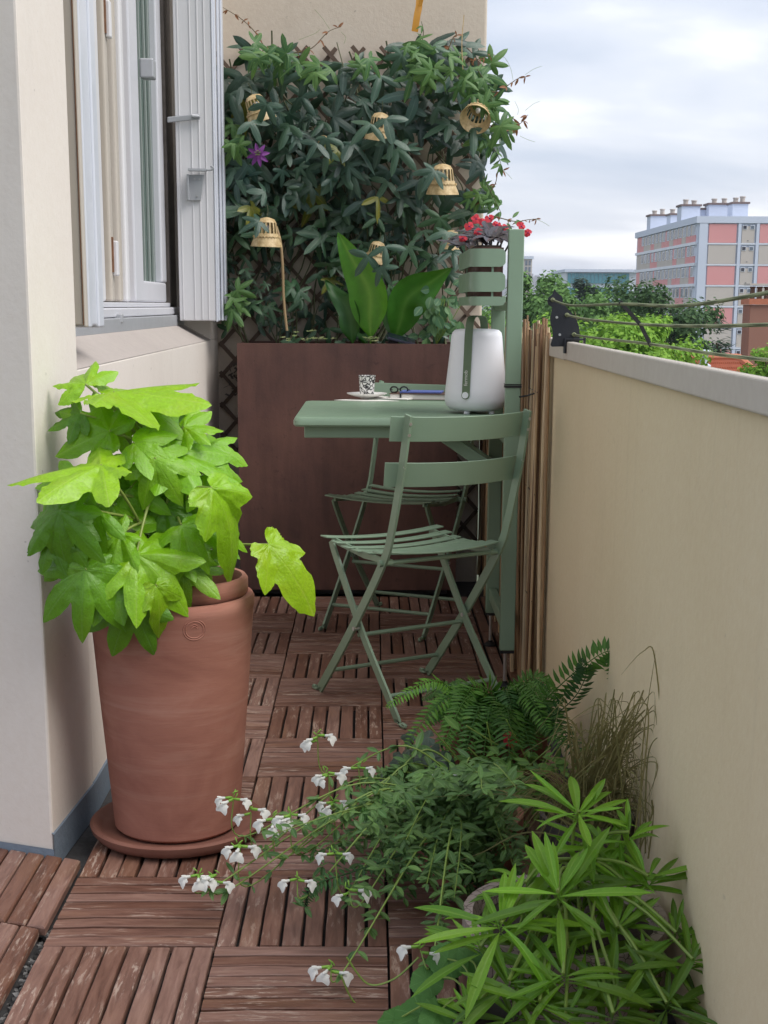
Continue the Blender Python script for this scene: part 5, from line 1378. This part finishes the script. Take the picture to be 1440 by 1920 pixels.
# round leaved plant at the planter's end
ro = empty('round_leaved_plant', at(815, 645, 5.52), 'light green plant with small rounded leaves behind the lamp', 'plant')
ov = [lance(1, .62, 6, .3, .2, .5)]; sp_ = []
for k in range(70):
    u = rg.gauss(822, 20); v = rg.gauss(590, 26)
    if v > 642: continue
    c = at(u, v, rg.uniform(5.40, 5.55)); sp_.append((frame(c, img_dir(-70 + rg.gauss(0, 60), -.2), (rg.gauss(.1, .4), -1, rg.gauss(.5, .3)), rg.uniform(.035, .055)), 0, (1.0, 1.0, 1.4)))
spread(ro, sp_, ov, L_vyoung, 'leaf', 90)
for k in range(7): MB().tube(smooth_path([at(818, 646, 5.50), at(rg.gauss(820, 14), 610, 5.48), at(rg.gauss(822, 22), 560, 5.48)], 4), .0015, 5).build('stem', M_gstem, ro)

# ---- red flowered plant in the flower box
im = empty('impatiens_plant', (.335, 4.33, 1.24), 'dark leaved plant with red flowers in the green flower box', 'plant')
il = [lance(1, .38, 7, .5, .3), lance(1, .34, 7, .9, .35), lance(1, .42, 7, .3, .25)]; sp_ = []
for (u, v, Y, n, s_) in ((922, 448, 4.16, 10, .062), (893, 448, 4.20, 9, .058), (875, 455, 4.34, 9, .058), (935, 452, 4.22, 7, .05), (905, 440, 4.38, 9, .055), (860, 462, 4.42, 8, .052), (890, 440, 4.50, 8, .055), (945, 445, 4.40, 8, .05), (920, 435, 4.3, 8, .055), (965, 440, 4.50, 7, .045)):
    c = at(u, v, Y)
    for j in range(n):
        a = 2 * PI * j / n + rg.uniform(-.3, .3); el = rg.uniform(.05, .9)
        sp_.append((frame(c, V((math.cos(a), math.sin(a), el)), V((-math.cos(a) * .4, -math.sin(a) * .4 - .3, 1)), s_ * rg.uniform(.95, 1.5)), rg.randrange(3)))
    MB().tube([(c.x * .6 + .325 * .4, c.y, 1.225), c], .003, 6).build('stem', L_imp, im)
spread(im, sp_, il, L_imp, 'leaf', 120)
pt = lance(1, .95, 5, .4, .1, .6)
ptm = pt.mesh('petal', L_red, 180, True)
for (u, v, Y) in ((880, 424, 4.28), (918, 409, 4.3), (905, 416, 4.4), (932, 421, 4.26), (868, 446, 4.30), (978, 424, 4.35), (990, 436, 4.38), (896, 436, 4.22), (945, 428, 4.4), (893, 410, 4.45)):
    c = at(u, v, Y); ff = None
    fo = link('flower', MB().lathe([(0, .001), (.003, 0), (0, -.004)], 8).mesh('flower', L_purple), im, Matrix.Translation(c))
    for j in range(5):
        a = 2 * PI * j / 5 + rg.random() * .5; link('petal', ptm, fo, frame(c, V((math.cos(a), -.3 * rg.random(), math.sin(a))), (rg.gauss(0, .2), -1, .3 + rg.gauss(0, .2)), rg.uniform(.012, .018)))
# a climber tip of the vine crosses behind: light green sprig beside the post
sp_ = []
for k in range(16):
    c = at(rg.gauss(965, 12), rg.gauss(428, 10), rg.uniform(4.42, 4.55)); sp_.append((frame(c, img_dir(rg.uniform(0, 360), -.2), (0, -1, .5), rg.uniform(.02, .035)), 0))
spread(im, sp_, lt, L_vyoung, 'light_leaf', 40)

# ---- lime green shrub at the front
cs = empty('choisya_shrub', (.318, 2.235, .21), 'lime green shrub with narrow finger like leaves in the front corner', 'shrub')
ct = [lance(1, .118, 8, c_, .28, .58, tw, 0, 2, .0) for c_, tw in ((.25, .1), (.55, -.15), (.9, .1), (-.2, .1))]
WH_ = [(1085, 1520, 2.18, 15, 120, 1.15), (1046, 1672, 2.02, 15, 125, 1.10), (940, 1730, 2.0, 13, 118, 1.10), (1216, 1642, 2.12, 9, 95, .72), (900, 1775, 2.03, 9, 100, .95), (1056, 1826, 1.95, 12, 110, .82),
       (1012, 1876, 1.93, 11, 105, .85), (1268, 1748, 2.05, 11, 100, .66), (1299, 1798, 2.0, 10, 95, .6), (1158, 1738, 2.06, 13, 112, .78), (1163, 1876, 1.94, 12, 105, .62), (954, 1838, 1.96, 11, 105, .72), (885, 1905, 1.95, 8, 100, .95),
       (1216, 1826, 2.0, 12, 100, .6), (1120, 1640, 2.16, 12, 105, .8), (1000, 1760, 2.05, 12, 100, .72), (1100, 1780, 2.05, 12, 100, .62), (1250, 1880, 1.95, 12, 105, .45), (1060, 1905, 1.92, 10, 100, .6), (1180, 1560, 2.16, 9, 95, .75), (1130, 1580, 2.2, 9, 100, .8), (985, 1655, 2.1, 7, 90, .75), (1310, 1880, 2.0, 10, 90, .32), (960, 1900, 1.95, 9, 95, .6), (1170, 1650, 2.14, 9, 100, .6), (1090, 1700, 2.12, 9, 100, .5), (1150, 1900, 1.9, 9, 100, .45)]
sp_ = []; base = V((.318, 2.235, .205))
for (u, v, Y, n, px, tn) in WH_:
    n = max(9, int(n * 1.25)); px *= rg.uniform(1.15, 1.45); Y += .03
    c = at(u, v, Y); axis = (c - base).normalized() * .35 + V((rg.uniform(-.3, .3), .10, 1.0)); axis.normalize(); e1 = axis.orthogonal().normalized(); e2 = axis.cross(e1)
    for j in range(n):
        a = j * 2.4 + rg.uniform(-.2, .2); lev = j / n; sp_el = .12 + .62 * (1 - lev)
        d = (e1 * math.cos(a) + e2 * math.sin(a)) * sp_el + axis * (1.3 - .55 * (1 - lev)) + V((rg.gauss(0, .22), rg.gauss(0, .22), rg.gauss(0, .18))); d.normalize()
        tn2 = tn * (.70 + .45 * lev) * rg.uniform(.78, 1.18); s_ = px * Y / FPX * rg.uniform(.6, 1.2) * (.82 + .35 * (1 - lev))
        nr = axis * 1.0 - d * .3 + V((0, -.35, .25)); sp_.append((frame(c - axis * .02 * (1 - lev), d, nr, s_), rg.randrange(3) if lev < .8 else 3, (tn2 * 1.02, tn2, tn2 * .9)))
    MB().tube(smooth_path([base + V((rg.uniform(-.05, .05), rg.uniform(-.05, .05), 0)), base.lerp(c, .55) + V((0, 0, .02)), c], 5), .0028, 6).build('stem', M_gstem, cs, 60)
sp_.sort(key=lambda q: (q[0].translation - CAMP).length)
spread(cs, sp_, ct, L_choisya, 'leaf', 300)

# ---- white flowered sage
sv = empty('sage_plant', (.185, 2.72, .13), 'sprawling sage with small green leaves and white lipped flowers over the deck', 'plant')
svt = [lance(1, .36, 5, c_, .3, .5) for c_ in (.3, .7, -.2)]
fu = MB()
SF = [((595, 1385), 2.68), ((672, 1440), 2.64), ((615, 1452), 2.62), ((437, 1498), 2.55), ((470, 1522), 2.55), ((512, 1538), 2.52), ((545, 1532), 2.52), ((450, 1590), 2.5), ((372, 1645), 2.45), ((405, 1648), 2.45), ((628, 1605), 2.42), ((557, 1655), 2.40), ((655, 1672), 2.35), ((620, 1818), 2.22), ((788, 1782), 2.15), ((625, 1508), 2.6), ((835, 1455), 2.62)]
# corolla: tube, hood and two-lobed lip (tip +X, up +Z), 2.2 cm long
def corolla():
    b = MB(); b.tube(smooth_path([(0, 0, 0), (.35, 0, .06), (.6, 0, .10)], 4), [.055, .06, .07, .08, .09, .10, .11, .11, .11], 8, False)
    n0 = len(b.v)
    def sheet(f, nu, nv):
        vs = [f(i / nu, j / nv) for i in range(nu + 1) for j in range(nv + 1)]; fs = [[i * (nv + 1) + j, (i + 1) * (nv + 1) + j, (i + 1) * (nv + 1) + j + 1, i * (nv + 1) + j + 1] for i in range(nu) for j in range(nv)]
        b.add(vs, fs)
    sheet(lambda s, t: (.58 + .34 * s, .13 * math.sin((t - .5) * PI) * (1 - .6 * s * s), .14 + .22 * s - .05 * s * s + .10 * math.cos((t - .5) * PI) * (1 - .5 * s)), 5, 6)
    sheet(lambda s, t: (.58 + .58 * s * (1 - .2 * s) , (t - .5) * (.20 + .75 * math.sin(s * PI * .62)) * (1 if s < .95 else .9), .06 - .12 * s - .30 * s * s - .10 * abs(t - .5) * s + .05 * math.cos((t - .5) * 2 * PI) * s), 6, 8)
    for s_ in (-1, 1): sheet(lambda s, t: (.60 + .12 * t, s_ * (.10 + .22 * s), .06 - .10 * s * s - .08 * t), 3, 3)
    return b
cor = corolla().mesh('corolla', L_petal, 180); cal = MB().tube([(-.28, 0, -.04), (-.15, 0, -.02), (.05, 0, 0), (.32, 0, .06)], [.03, .09, .10, .085], 8).mesh('calyx', L_sgreen, 180)
bud = MB().tube([(-.1, 0, 0), (.1, 0, .01), (.3, 0, .03), (.42, 0, .04)], [.02, .06, .055, .01], 7).mesh('bud', L_sgreen, 180)
crown = V((.185, 2.72, .15)); leaves = []
def leafy(path, every, size, taper=True, n0=0):
    for i in range(n0, len(path)):
        if i % every: continue
        p = path[i]; d = (path[min(i + 1, len(path) - 1)] - path[max(i - 1, 0)]).normalized(); t = i / len(path)
        a0 = rg.uniform(0, PI)
        for s_ in (0, PI):
            e1 = d.orthogonal().normalized(); e2 = d.cross(e1); sdv = e1 * math.cos(a0 + s_) + e2 * math.sin(a0 + s_)
            for q in range(rg.choice((1, 2))):
                dr = (sdv + d * rg.uniform(.1, .8) + V((0, 0, rg.uniform(-.25, .35))) + V((rg.gauss(0, .3), rg.gauss(0, .3), 0))).normalized()
                leaves.append((frame(p, dr, V((rg.gauss(0, .35), rg.gauss(-.35, .3), 1)), size * rg.uniform(.55, 1.2) * (1.15 - .5 * t if taper else 1)), rg.randrange(3), (lambda q_: (q_, q_, q_ * .95))(rg.uniform(.7, 1.35))))
for (uv, Y) in SF:
    c = at(uv[0] + 22, uv[1] + (70 if uv[1] < 1620 else 22), Y); c.z = max(c.z, .03); top_ = at(uv[0], uv[1], Y)
    md = crown.lerp(c, .5) + V((rg.uniform(-.02, .02), rg.uniform(-.03, .03), rg.uniform(.05, .11) if uv[1] < 1700 else .07))
    path = smooth_path([crown + V((rg.uniform(-.06, .06), rg.uniform(-.06, .06), -.01)), md, c, top_], 9)
    MB().tube(path, [.0021 - .0011 * i / (len(path) - 1) for i in range(len(path))], 6).build('stem', M_gstem, sv, 60)
    leafy(path[:int(len(path) * .70)], 2, .036)
    nf = rg.choice((2, 3, 3))
    for k in range(nf):
        ph = (200, -10, 250, 100)[k] + rg.uniform(-25, 25); d = img_dir(ph, -.35); d.z = d.z * .55 - (.1 if ph > 190 else 0)
        pos = top_ + V((d.x * .007, d.y * .006, rg.uniform(-.006, .008))); M = frame(pos, d, V((0, -.35, 1)), rg.uniform(.023, .029))
        fo = link('flower', cal, sv, M); link('corolla', cor, fo, M)
    for k in range(3):
        M = frame(top_ + V((rg.gauss(0, .004), 0, .004 + .004 * k)), img_dir(90 + rg.uniform(-60, 60), -.3), (0, -1, .5), rg.uniform(.018, .026)); link('bud', bud, sv, M)
for k in range(84):
    a = rg.uniform(0, 2 * PI)
    tu, tv = rg.gauss(775, 95), rg.gauss(1610, 95); tY = rg.uniform(2.25, 2.95)
    if tu > 900 and tv > 1650: tY = 2.5
    if tv > 1800: tv = 1780
    tip = at(tu, tv, tY); tip.z = max(tip.z, .03); tip.x = min(tip.x, .42)
    md = crown.lerp(tip, .5) + V((0, 0, rg.uniform(.01, .06)))
    path = smooth_path([crown + V((rg.uniform(-.09, .09), rg.uniform(-.09, .09), -.01)), md, tip], 9)
    if k % 4 == 0: MB().tube(path, [.0018 - .001 * i / (len(path) - 1) for i in range(len(path))], 5).build('stem', M_gstem, sv, 60)
    leafy(path, 2 if k % 2 else 1, .036, True, 4)
for k in range(40):
    tip = at(rg.gauss(905, 55), rg.gauss(1590, 70), rg.uniform(2.44, 2.60)); tip.z = max(tip.z, .03); tip.x = min(tip.x, .42)
    path = smooth_path([crown + V((rg.uniform(-.09, .09), rg.uniform(-.09, .09), -.01)), crown.lerp(tip, .5) + V((0, 0, rg.uniform(.02, .06))), tip], 9)
    if k % 4 == 0: MB().tube(path, [.0018 - .001 * i / (len(path) - 1) for i in range(len(path))], 5).build('stem', M_gstem, sv, 60)
    leafy(path, 1, .036, True, 5)
# two bare arching flower stalks over the deck
for pts in ([(785, 1795), (740, 1835), (690, 1845), (650, 1795)], [(640, 1830), (665, 1880), (720, 1915), (770, 1940)]):
    MB().tube(smooth_path([at(u, v, 2.18) for u, v in pts], 6), .0016, 6).build('stalk', M_gstem, sv, 60)
leaves.sort(key=lambda q: (q[0].translation - CAMP).length)
spread(sv, leaves, svt, L_salvia, 'leaf', 300)

# ---- fern
fe = empty('fern', (.295, 3.28, .14), 'fern with arching feathery fronds at the foot of the parapet', 'fern')
def frond(pts, n, wid, tint, nrm=(0, -.3, 1), parent=fe, droop=.25):
    path = smooth_path(pts, 10); N_ = len(path); b = MB(); b.tube(path, [.0018 - .0012 * i / (N_ - 1) for i in range(N_)], 5)
    for k in range(n):
        t = .10 + .90 * k / n; i = t * (N_ - 1); i0 = int(i); p = path[i0].lerp(path[min(i0 + 1, N_ - 1)], i - i0)
        d = (path[min(i0 + 1, N_ - 1)] - path[max(i0 - 1, 0)]).normalized(); nn = V(nrm) - d * V(nrm).dot(d); nn.normalize(); sdv = d.cross(nn)
        ln = wid * (math.sin(PI * (.12 + .84 * t)) ** .75) * rg.uniform(.88, 1.08)
        for s_ in (-1, 1):
            tpl = lance(1, .30, 3, droop + rg.uniform(0, .3), .2, .35, 0, 0, 1)
            M = frame(p, sdv * s_ + d * .28, nn + sdv * s_ * .2 + V((rg.gauss(0, .12), rg.gauss(0, .12), 0)), ln); b.add([M @ V(q) for q in tpl.v], tpl.f, tpl.a)
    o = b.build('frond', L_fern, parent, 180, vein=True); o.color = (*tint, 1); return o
fb = V((.295, 3.26, .16))
def fr_(tu, tv, tY, lift, n, wid, tint, nrm=(0, -.4, 1)):
    tip = at(tu, tv, tY); md = fb.lerp(tip, .55) + V((0, 0, lift)); frond([fb + V((rg.uniform(-.04, .04), rg.uniform(-.03, .03), -.02)), md, tip], n, wid, tint, nrm)
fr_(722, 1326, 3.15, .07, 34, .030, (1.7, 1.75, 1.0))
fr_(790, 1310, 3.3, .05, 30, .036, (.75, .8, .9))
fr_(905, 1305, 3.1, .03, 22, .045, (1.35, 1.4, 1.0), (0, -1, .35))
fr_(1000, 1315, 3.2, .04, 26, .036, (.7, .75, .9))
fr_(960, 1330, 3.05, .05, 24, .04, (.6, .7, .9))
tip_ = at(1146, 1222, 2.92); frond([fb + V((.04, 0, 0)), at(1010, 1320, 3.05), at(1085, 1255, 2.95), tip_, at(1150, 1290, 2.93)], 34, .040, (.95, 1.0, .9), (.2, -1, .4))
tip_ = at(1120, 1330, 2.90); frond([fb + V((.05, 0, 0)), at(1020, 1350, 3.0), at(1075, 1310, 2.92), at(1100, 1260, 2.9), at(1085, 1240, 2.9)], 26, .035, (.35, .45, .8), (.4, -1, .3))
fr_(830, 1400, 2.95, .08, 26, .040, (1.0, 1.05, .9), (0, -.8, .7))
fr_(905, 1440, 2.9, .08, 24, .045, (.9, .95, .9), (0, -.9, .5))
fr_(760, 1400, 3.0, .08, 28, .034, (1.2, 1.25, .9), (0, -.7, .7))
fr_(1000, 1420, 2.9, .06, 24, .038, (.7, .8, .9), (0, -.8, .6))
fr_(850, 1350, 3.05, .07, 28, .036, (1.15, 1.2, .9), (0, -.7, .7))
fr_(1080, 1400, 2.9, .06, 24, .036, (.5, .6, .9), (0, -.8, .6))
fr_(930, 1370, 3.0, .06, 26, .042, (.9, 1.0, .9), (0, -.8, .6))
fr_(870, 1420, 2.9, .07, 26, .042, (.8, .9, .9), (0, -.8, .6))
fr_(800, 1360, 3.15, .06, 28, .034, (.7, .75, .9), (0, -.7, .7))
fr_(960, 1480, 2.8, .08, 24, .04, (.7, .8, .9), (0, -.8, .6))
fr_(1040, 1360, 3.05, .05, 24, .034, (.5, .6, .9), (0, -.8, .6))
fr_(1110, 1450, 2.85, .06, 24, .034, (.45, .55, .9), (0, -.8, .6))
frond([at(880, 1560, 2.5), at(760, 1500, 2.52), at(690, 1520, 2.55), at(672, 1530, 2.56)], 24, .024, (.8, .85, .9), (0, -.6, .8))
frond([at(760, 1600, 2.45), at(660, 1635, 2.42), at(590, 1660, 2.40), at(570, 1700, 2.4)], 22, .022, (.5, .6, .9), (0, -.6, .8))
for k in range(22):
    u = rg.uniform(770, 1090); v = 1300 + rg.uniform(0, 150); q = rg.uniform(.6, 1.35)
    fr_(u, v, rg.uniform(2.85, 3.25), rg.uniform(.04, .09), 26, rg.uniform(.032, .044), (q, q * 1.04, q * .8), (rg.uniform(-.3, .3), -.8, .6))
# leafy filler among the ferns
ge = empty('meadow_sage', (.30, 3.05, .05), 'leafy green plant with a red flower between the fern and the sage', 'plant')
sp_ = []
for k in range(360):
    u = rg.gauss(965, 85); v = rg.gauss(1478, 40); Y = rg.uniform(2.72, 3.12); c = at(u, v, Y)
    if c.x > .47 or c.z < .02: continue
    sp_.append((frame(c, V((rg.gauss(0, 1), rg.gauss(-.3, .6), rg.gauss(.3, .6))), (rg.gauss(0, .4), -.6 + rg.gauss(0, .3), 1), rg.uniform(.024, .045)), rg.randrange(3), (lambda q_: (q_ * 1.0, q_ * 1.08, q_ * .62))(rg.uniform(.6, 1.3))))
spread(ge, sp_, svt, L_salvia, 'leaf', 300)
rc_ = at(958, 1386, 2.95)
for j in range(5):
    a = 2 * PI * j / 5; link('petal', ptm, ge, frame(rc_, V((math.cos(a), -.3, math.sin(a))), (.2, -1, .4), .019))
for k in range(14): MB().tube(smooth_path([(.30 + rg.uniform(-.05, .05), 3.05, .04), at(rg.gauss(960, 60), rg.gauss(1460, 30), 2.95), at(rg.gauss(965, 75), rg.gauss(1420, 40), 2.92)], 5), .0016, 5).build('stem', M_gstem, ge, 60)

# ---- dark leaved plant
he = empty('heuchera_plant', (.10, 3.05, .0), 'low dark green ruffled leaves at the edge of the ferns on the deck', 'plant')
ht = [lobed([(0, 1, .42), (55, .95, .42), (-55, .95, .42), (110, .8, .4), (-110, .8, .4)], .75, 4, .3, .1, .14, k, 4) for k in range(3)]
sp_ = []
for k in range(34):
    u = rg.gauss(785, 34); v = rg.gauss(1432, 24); Y = rg.uniform(2.95, 3.12); c = at(u, v, Y); c.z = max(c.z, .03)
    sp_.append((frame(c, img_dir(rg.uniform(120, 300), -.3), (rg.gauss(-.1, .4), -.7, 1), rg.uniform(.022, .038)), rg.randrange(3), (lambda q_: (q_, q_, q_))(rg.uniform(.7, 1.4))))
for k in range(8): c = at(rg.gauss(745, 8), rg.uniform(1450, 1490), 3.05); c.z = max(c.z, .012); sp_.append((frame(c, img_dir(-100, -.2), (-.2, -.9, .6), .03), rg.randrange(3), (.4, .4, .4)))
spread(he, sp_, ht, L_dark, 'leaf', 100)
for k in range(8): MB().tube(smooth_path([(.12, 3.05, .0), at(rg.gauss(785, 25), 1450, 3.05), at(rg.gauss(785, 30), rg.gauss(1430, 20), 3.0)], 4), .0016, 5).build('stem', M_stem, he)

# ---- sedge against the parapet
sg = empty('sedge', (.405, 2.60, .13), 'tall olive brown sedge with fine arching blades against the parapet', 'grass')
def blade(b, pts, w0):
    path = smooth_path(pts, 7); n = len(path); vs = []; fs = []
    for i, p in enumerate(path):
        d = (path[min(i + 1, n - 1)] - path[max(i - 1, 0)]).normalized(); sdv = d.cross(V((.2, -1, .2))).normalized(); w_ = w0 * (1 - (i / (n - 1)) ** 2 * .9)
        vs += [p - sdv * w_, p + V((0, -.0005, 0)), p + sdv * w_]
    for i in range(n - 1): k = i * 3; fs += [[k, k + 3, k + 4, k + 1], [k + 1, k + 4, k + 5, k + 2]]
    b.add(vs, fs)
b = MB(); sb = V((.405, 2.60, .14))
for k in range(210):
    s0 = sb + V((rg.gauss(0, .03), rg.gauss(0, .03), 0)); top_u = rg.gauss(1165, 55); top_v = rg.uniform(1290, 1540); Y = rg.uniform(2.38, 2.7)
    tip = at(top_u, top_v, Y); tip.x = min(tip.x, .49)
    md = s0.lerp(tip, .55) + V((0, 0, .03)); end = tip + V((rg.gauss(-.01, .035), rg.gauss(-.02, .03), -rg.uniform(.0, .14))); end.x = min(end.x, .492)
    blade(b, [s0, md, tip, end], rg.uniform(.0010, .0019))
for pts in ([(1190, 1620), (1240, 1450), (1228, 1235), (1205, 1222), (1165, 1265)], [(1185, 1600), (1210, 1420), (1215, 1330), (1195, 1320), (1172, 1340)], [(1200, 1620), (1205, 1400), (1230, 1220)], [(1210, 1600), (1212, 1450), (1225, 1390), (1262, 1375)], [(1180, 1600), (1158, 1400), (1152, 1310), (1140, 1340)], [(1160, 1600), (1050, 1520), (960, 1490), (800, 1495)], [(1160, 1610), (1060, 1540), (930, 1480), (860, 1500)], [(1150, 1600), (1000, 1560), (900, 1600), (840, 1620)], [(1215, 1610), (1235, 1480), (1240, 1560), (1243, 1620)], [(1222, 1500), (1236, 1600), (1240, 1660)]):
    blade(b, [at(u, v, 2.42) for u, v in pts], .0016)
for k in range(60):
    e_ = at(rg.uniform(880, 1100), rg.uniform(1480, 1620), rg.uniform(2.4, 2.6)); md = sb.lerp(e_, .55) + V((0, 0, .07)); blade(b, [sb + V((rg.gauss(0, .03), rg.gauss(0, .03), 0)), md, e_], rg.uniform(.0008, .0014))
b.build('blades', L_grass, sg, 180, vein=True)['kind'] = 'stuff'

# ---- geranium leaves at the bottom edge
gr = empty('geranium_plant', (.17, 2.03, .05), 'scalloped soft green geranium leaves at the bottom edge by the deck', 'plant')
gt = [lobed([(a, 1 - .15 * abs(a) / 150, .5) for a in (-140, -95, -48, 0, 48, 95, 140)], .88, 6, .15, .08, .07, k, 4, .01, .02) for k in range(2)]
sp_ = []
for (u, v, Y, px, ph, nr) in ((800, 1838, 2.12, 38, 250, (-.2, -.7, .9)), (790, 1905, 2.05, 62, 200, (-.1, -.5, 1)), (745, 1912, 2.06, 40, 160, (-.1, -.5, 1)), (840, 1798, 2.14, 45, 170, (0, -.6, .9)), (820, 1900, 2.02, 45, -20, (.1, -.5, 1)), (880, 1800, 2.12, 36, 0, (.1, -.6, .9))):
    c = at(u, v, Y); sp_.append((frame(c, img_dir(ph, -.2), nr, px * Y / FPX), rg.randrange(2)))
    MB().tube(smooth_path([(.17, 2.03, .055), V((.17, 2.03, .055)).lerp(c, .5) + V((0, 0, .03)), c], 5), .0016, 5).build('petiole', M_gstem, gr)
spread(gr, sp_, gt, L_ger, 'leaf')

# ================================================================== AIR
hz = MB().box(-4100, 4100, -3100, 7100, -13, 75).build('haze', None)
hm = bpy.data.materials.new('pale_air'); hm.use_nodes = True; ht_ = hm.node_tree; ht_.nodes.clear()
ho = ht_.nodes.new('ShaderNodeOutputMaterial'); hv = ht_.nodes.new('ShaderNodeVolumePrincipled')
hv.inputs['Color'].default_value = (0.82, 0.88, 1.0, 1); hv.inputs['Density'].default_value = 0.00022; hv.inputs['Anisotropy'].default_value = 0.3
ht_.links.new(hv.outputs[0], ho.inputs['Volume']); hz.data.materials.append(hm)
tag(hz, kind='stuff', label='thin pale haze over the far city', cat='haze')
